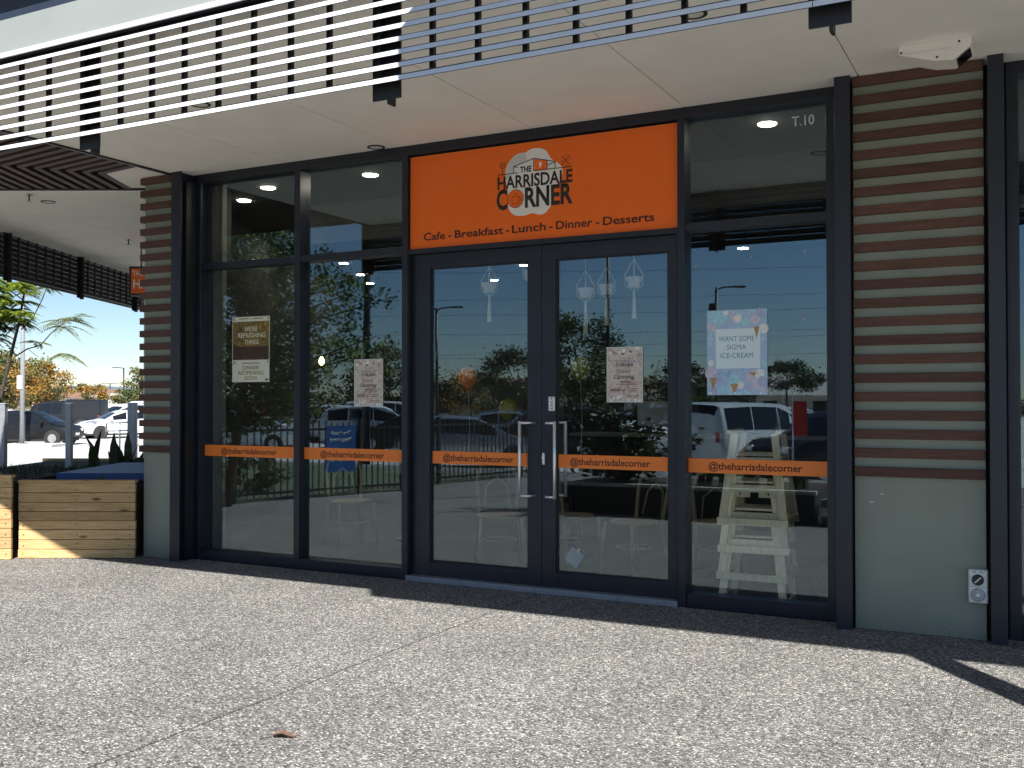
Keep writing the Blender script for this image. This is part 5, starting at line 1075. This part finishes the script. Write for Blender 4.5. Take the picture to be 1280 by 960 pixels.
for i in range(46):
    a = rr.uniform(0, 2 * PI); el = rr.uniform(.3, 1.35); L = rr.uniform(.9, 1.75); E_ = Vector((math.cos(a) * math.cos(el) * L * .85, math.sin(a) * math.cos(el) * L * .6, math.sin(el) * L)); b.tube([(0, 0, 0), E_ * .5 + Vector((0, 0, .1)), E_], [.02, .012, .004], 5)
    for k in range(10):
        u = rr.uniform(.3, 1.02); c_ = np.array(E_ * u); m_ = 7; P = c_ + rng.normal(size=(m_, 3)) * .06; U = rnd_dir(m_); U[:, 2] = U[:, 2] * .5 - .2; U /= np.linalg.norm(U, axis=1)[:, None]; l = rng.uniform(.09, .17, m_); VS.append(quads(P, rnd_dir(m_), U, l * .28, l)); MI += [rr.choice([0, 0, 1, 2])] * m_
b.build('stems', M['darkbark'], shb, smooth=True); inst(mesh_quads('foliage', np.concatenate(VS), [LF['dark'], LF['green'], LF['olive']], np.array(MI)), 'foliage', shb)
for i, x in enumerate((-3.9, -3.6, -3.3, -3.0, -2.7)):
    blades(['spiky grass clump reflected beside the shrub', 'second spiky grass clump in the reflected bed', 'middle spiky grass clump in the reflected bed', 'fourth spiky grass clump in the reflected bed', 'last spiky grass clump in the reflected bed'][i], 'grass_clump', (x, -5.5, .38), 60, .38, .10, .016, 'dark', 'grass', 'spiky grass clumps in the bed', .7)
# playground fence
fn = thing('picket_fence', 'black metal picket fence around the playground reflected in the left windows', 'fence', (0, 0, 0))
F0, F1, F2, F3 = Vector((-11.0, -1.6, 0)), Vector((-9.36, -6.6, 0)), Vector((-9.5, -7.9, 0)), Vector((-8.7, -11.0, 0))
pk_ = MB().box(-.008, .008, -.008, .008, .06, 1.15).mesh('picket', M['black']); ps_ = MB().box(-.03, .03, -.03, .03, 0, 1.2).mesh('fence_post', M['black'])
for A, B in ((F0, F1), (F1, F2), (F2, F3)):
    L = (B - A).length; n = int(L / .11)
    for k in range(n): inst(pk_, 'picket', fn, A.lerp(B, (k + .5) / n))
    for k in range(int(L / 2.2) + 1): inst(ps_, 'fence_post', fn, A.lerp(B, min(1, k * 2.2 / L)))
    for z in (.12, 1.05): b = MB(); b.beam(A + Vector((0, 0, z)), B + Vector((0, 0, z)), .03, .035); b.build('fence_rail', M['black'], fn)
ps1 = F0.lerp(F1, .76); dd = (F1 - F0).normalized(); ang = math.atan2(dd.y, dd.x)
pg = thing('playground_sign', 'blue playground sign on the fence, reflected mirror wise in the second window', 'sign', (ps1.x + .04, ps1.y, .40), ang + PI)
pg.rotation_euler = (0, 0, ang + PI)
pg.location = ps1 + Vector((.05, .02, .38))
# its front looks towards the shop
pgz = MB().box(-.28, .28, -.01, .01, 0, .72); 
fa = Vector((-dd.y, dd.x)); fa = fa if fa.x > 0 else -fa; pg.rotation_euler = (0, 0, math.atan2(fa.x, -fa.y))
pgz.build('sign_panel', M['blue'], pg); text('The Patch', -.19, .19, .58, .055, -.0105, M['white'], pg, 'sign_lettering', bold=.01); text('Playground', -.20, .20, .48, .055, -.0105, M['white'], pg, 'sign_lettering', bold=.01)
for x in (-.16, 0, .16): MB().lathe([(.055, -.013), (.055, -.0105)], (x, 0, .22), 20, axis='Y').build('icon', M['white'], pg)
for i, (r, d) in enumerate(((-4.9, 16.0), (-4.2, 16.6), (-5.4, 15.2))):
    vs, mi, cc = crown(1300, (0, 0, .35), (.5, .5, .35), .09, 20, .35, ('green', 'olive')); o = inst(mesh_quads('shrub', vs, [LF['green'], LF['olive']], mi), 'shrub', None, Mv(r, d, 0)); tag(o, ['round green shrub behind the fence, reflected in the leftmost window', 'second green shrub behind the fence, reflected near the mullion', 'third green shrub behind the fence, at the left of the reflection'][i], 'shrub', 'shrubs behind the playground fence')
# red feather banner
t = thing('feather_banner', 'red vertical banner reflected right of the ice cream poster', 'banner', Mv(6.1, 22, -.48)); MB().tube([(0, 0, 0), (0, 0, 2.2)], .015, 6).build('pole', M['alu'], t); MB().box(-.02, .30, -.004, .004, 1.2, 1.95).build('flag', M['red'], t)

# ------------------------------------------------------------------ houses on the horizon
def house(label, pos, rz, w, dpt, h, rh, wall, roof, group):
    t = thing('house', label, 'house', pos, rz, group); MB().box(-w / 2, w / 2, -dpt / 2, dpt / 2, 0, h).build('wall', wall, t)
    b = MB(); e = .5; b.add([(-w / 2 - e, -dpt / 2 - e, h), (w / 2 + e, -dpt / 2 - e, h), (w / 2 + e, dpt / 2 + e, h), (-w / 2 - e, dpt / 2 + e, h), (-w / 2 + dpt * .35, 0, h + rh), (w / 2 - dpt * .35, 0, h + rh)], [(0, 1, 5, 4), (1, 2, 5), (2, 3, 4, 5), (3, 0, 4), (0, 3, 2, 1)]); b.build('roof', roof, t)
    for x in (-.3, 0, .3): f = MB().box(x * w - .6, x * w + .6, -dpt / 2 - .03, -dpt / 2 + .03, h * .35, h * .8).build('window', M['carglass'], t)
hg = 'low houses on the horizon'
house('brown roofed house beyond the pickup', V(-66, 160, -.5), WROT, 16, 9, 2.3, 1.4, M['cream'], M['rooftile'], hg)
house('pale roofed house behind the small olive tree', V(-59, 165, -.5), WROT, 14, 9, 2.3, 1.3, M['cream'], M['rooftile'], hg)
house('wide low shop roof left of the pier on the horizon', V(-58, 150 + 5, -.5), WROT, 9, 9, 2.5, .8, M['conc'], M['conc'], hg)
house('house with brown roof reflected in the left door leaf', Mv(-2.2, 95, -.5), -WROT + PI, 13, 9, 2.3, 1.7, M['cream'], M['rooftile'], hg)
house('house with pale roof reflected at the right of the high chair window', Mv(26, 90, -.5), -WROT + PI, 14, 9, 2.4, 1.8, M['cream'], M['conc'], hg)
house('house with pale roof reflected behind the shrub', Mv(10, 100, -.5), -WROT + PI, 14, 9, 2.4, 1.8, M['cream'], M['rooftile'], hg)
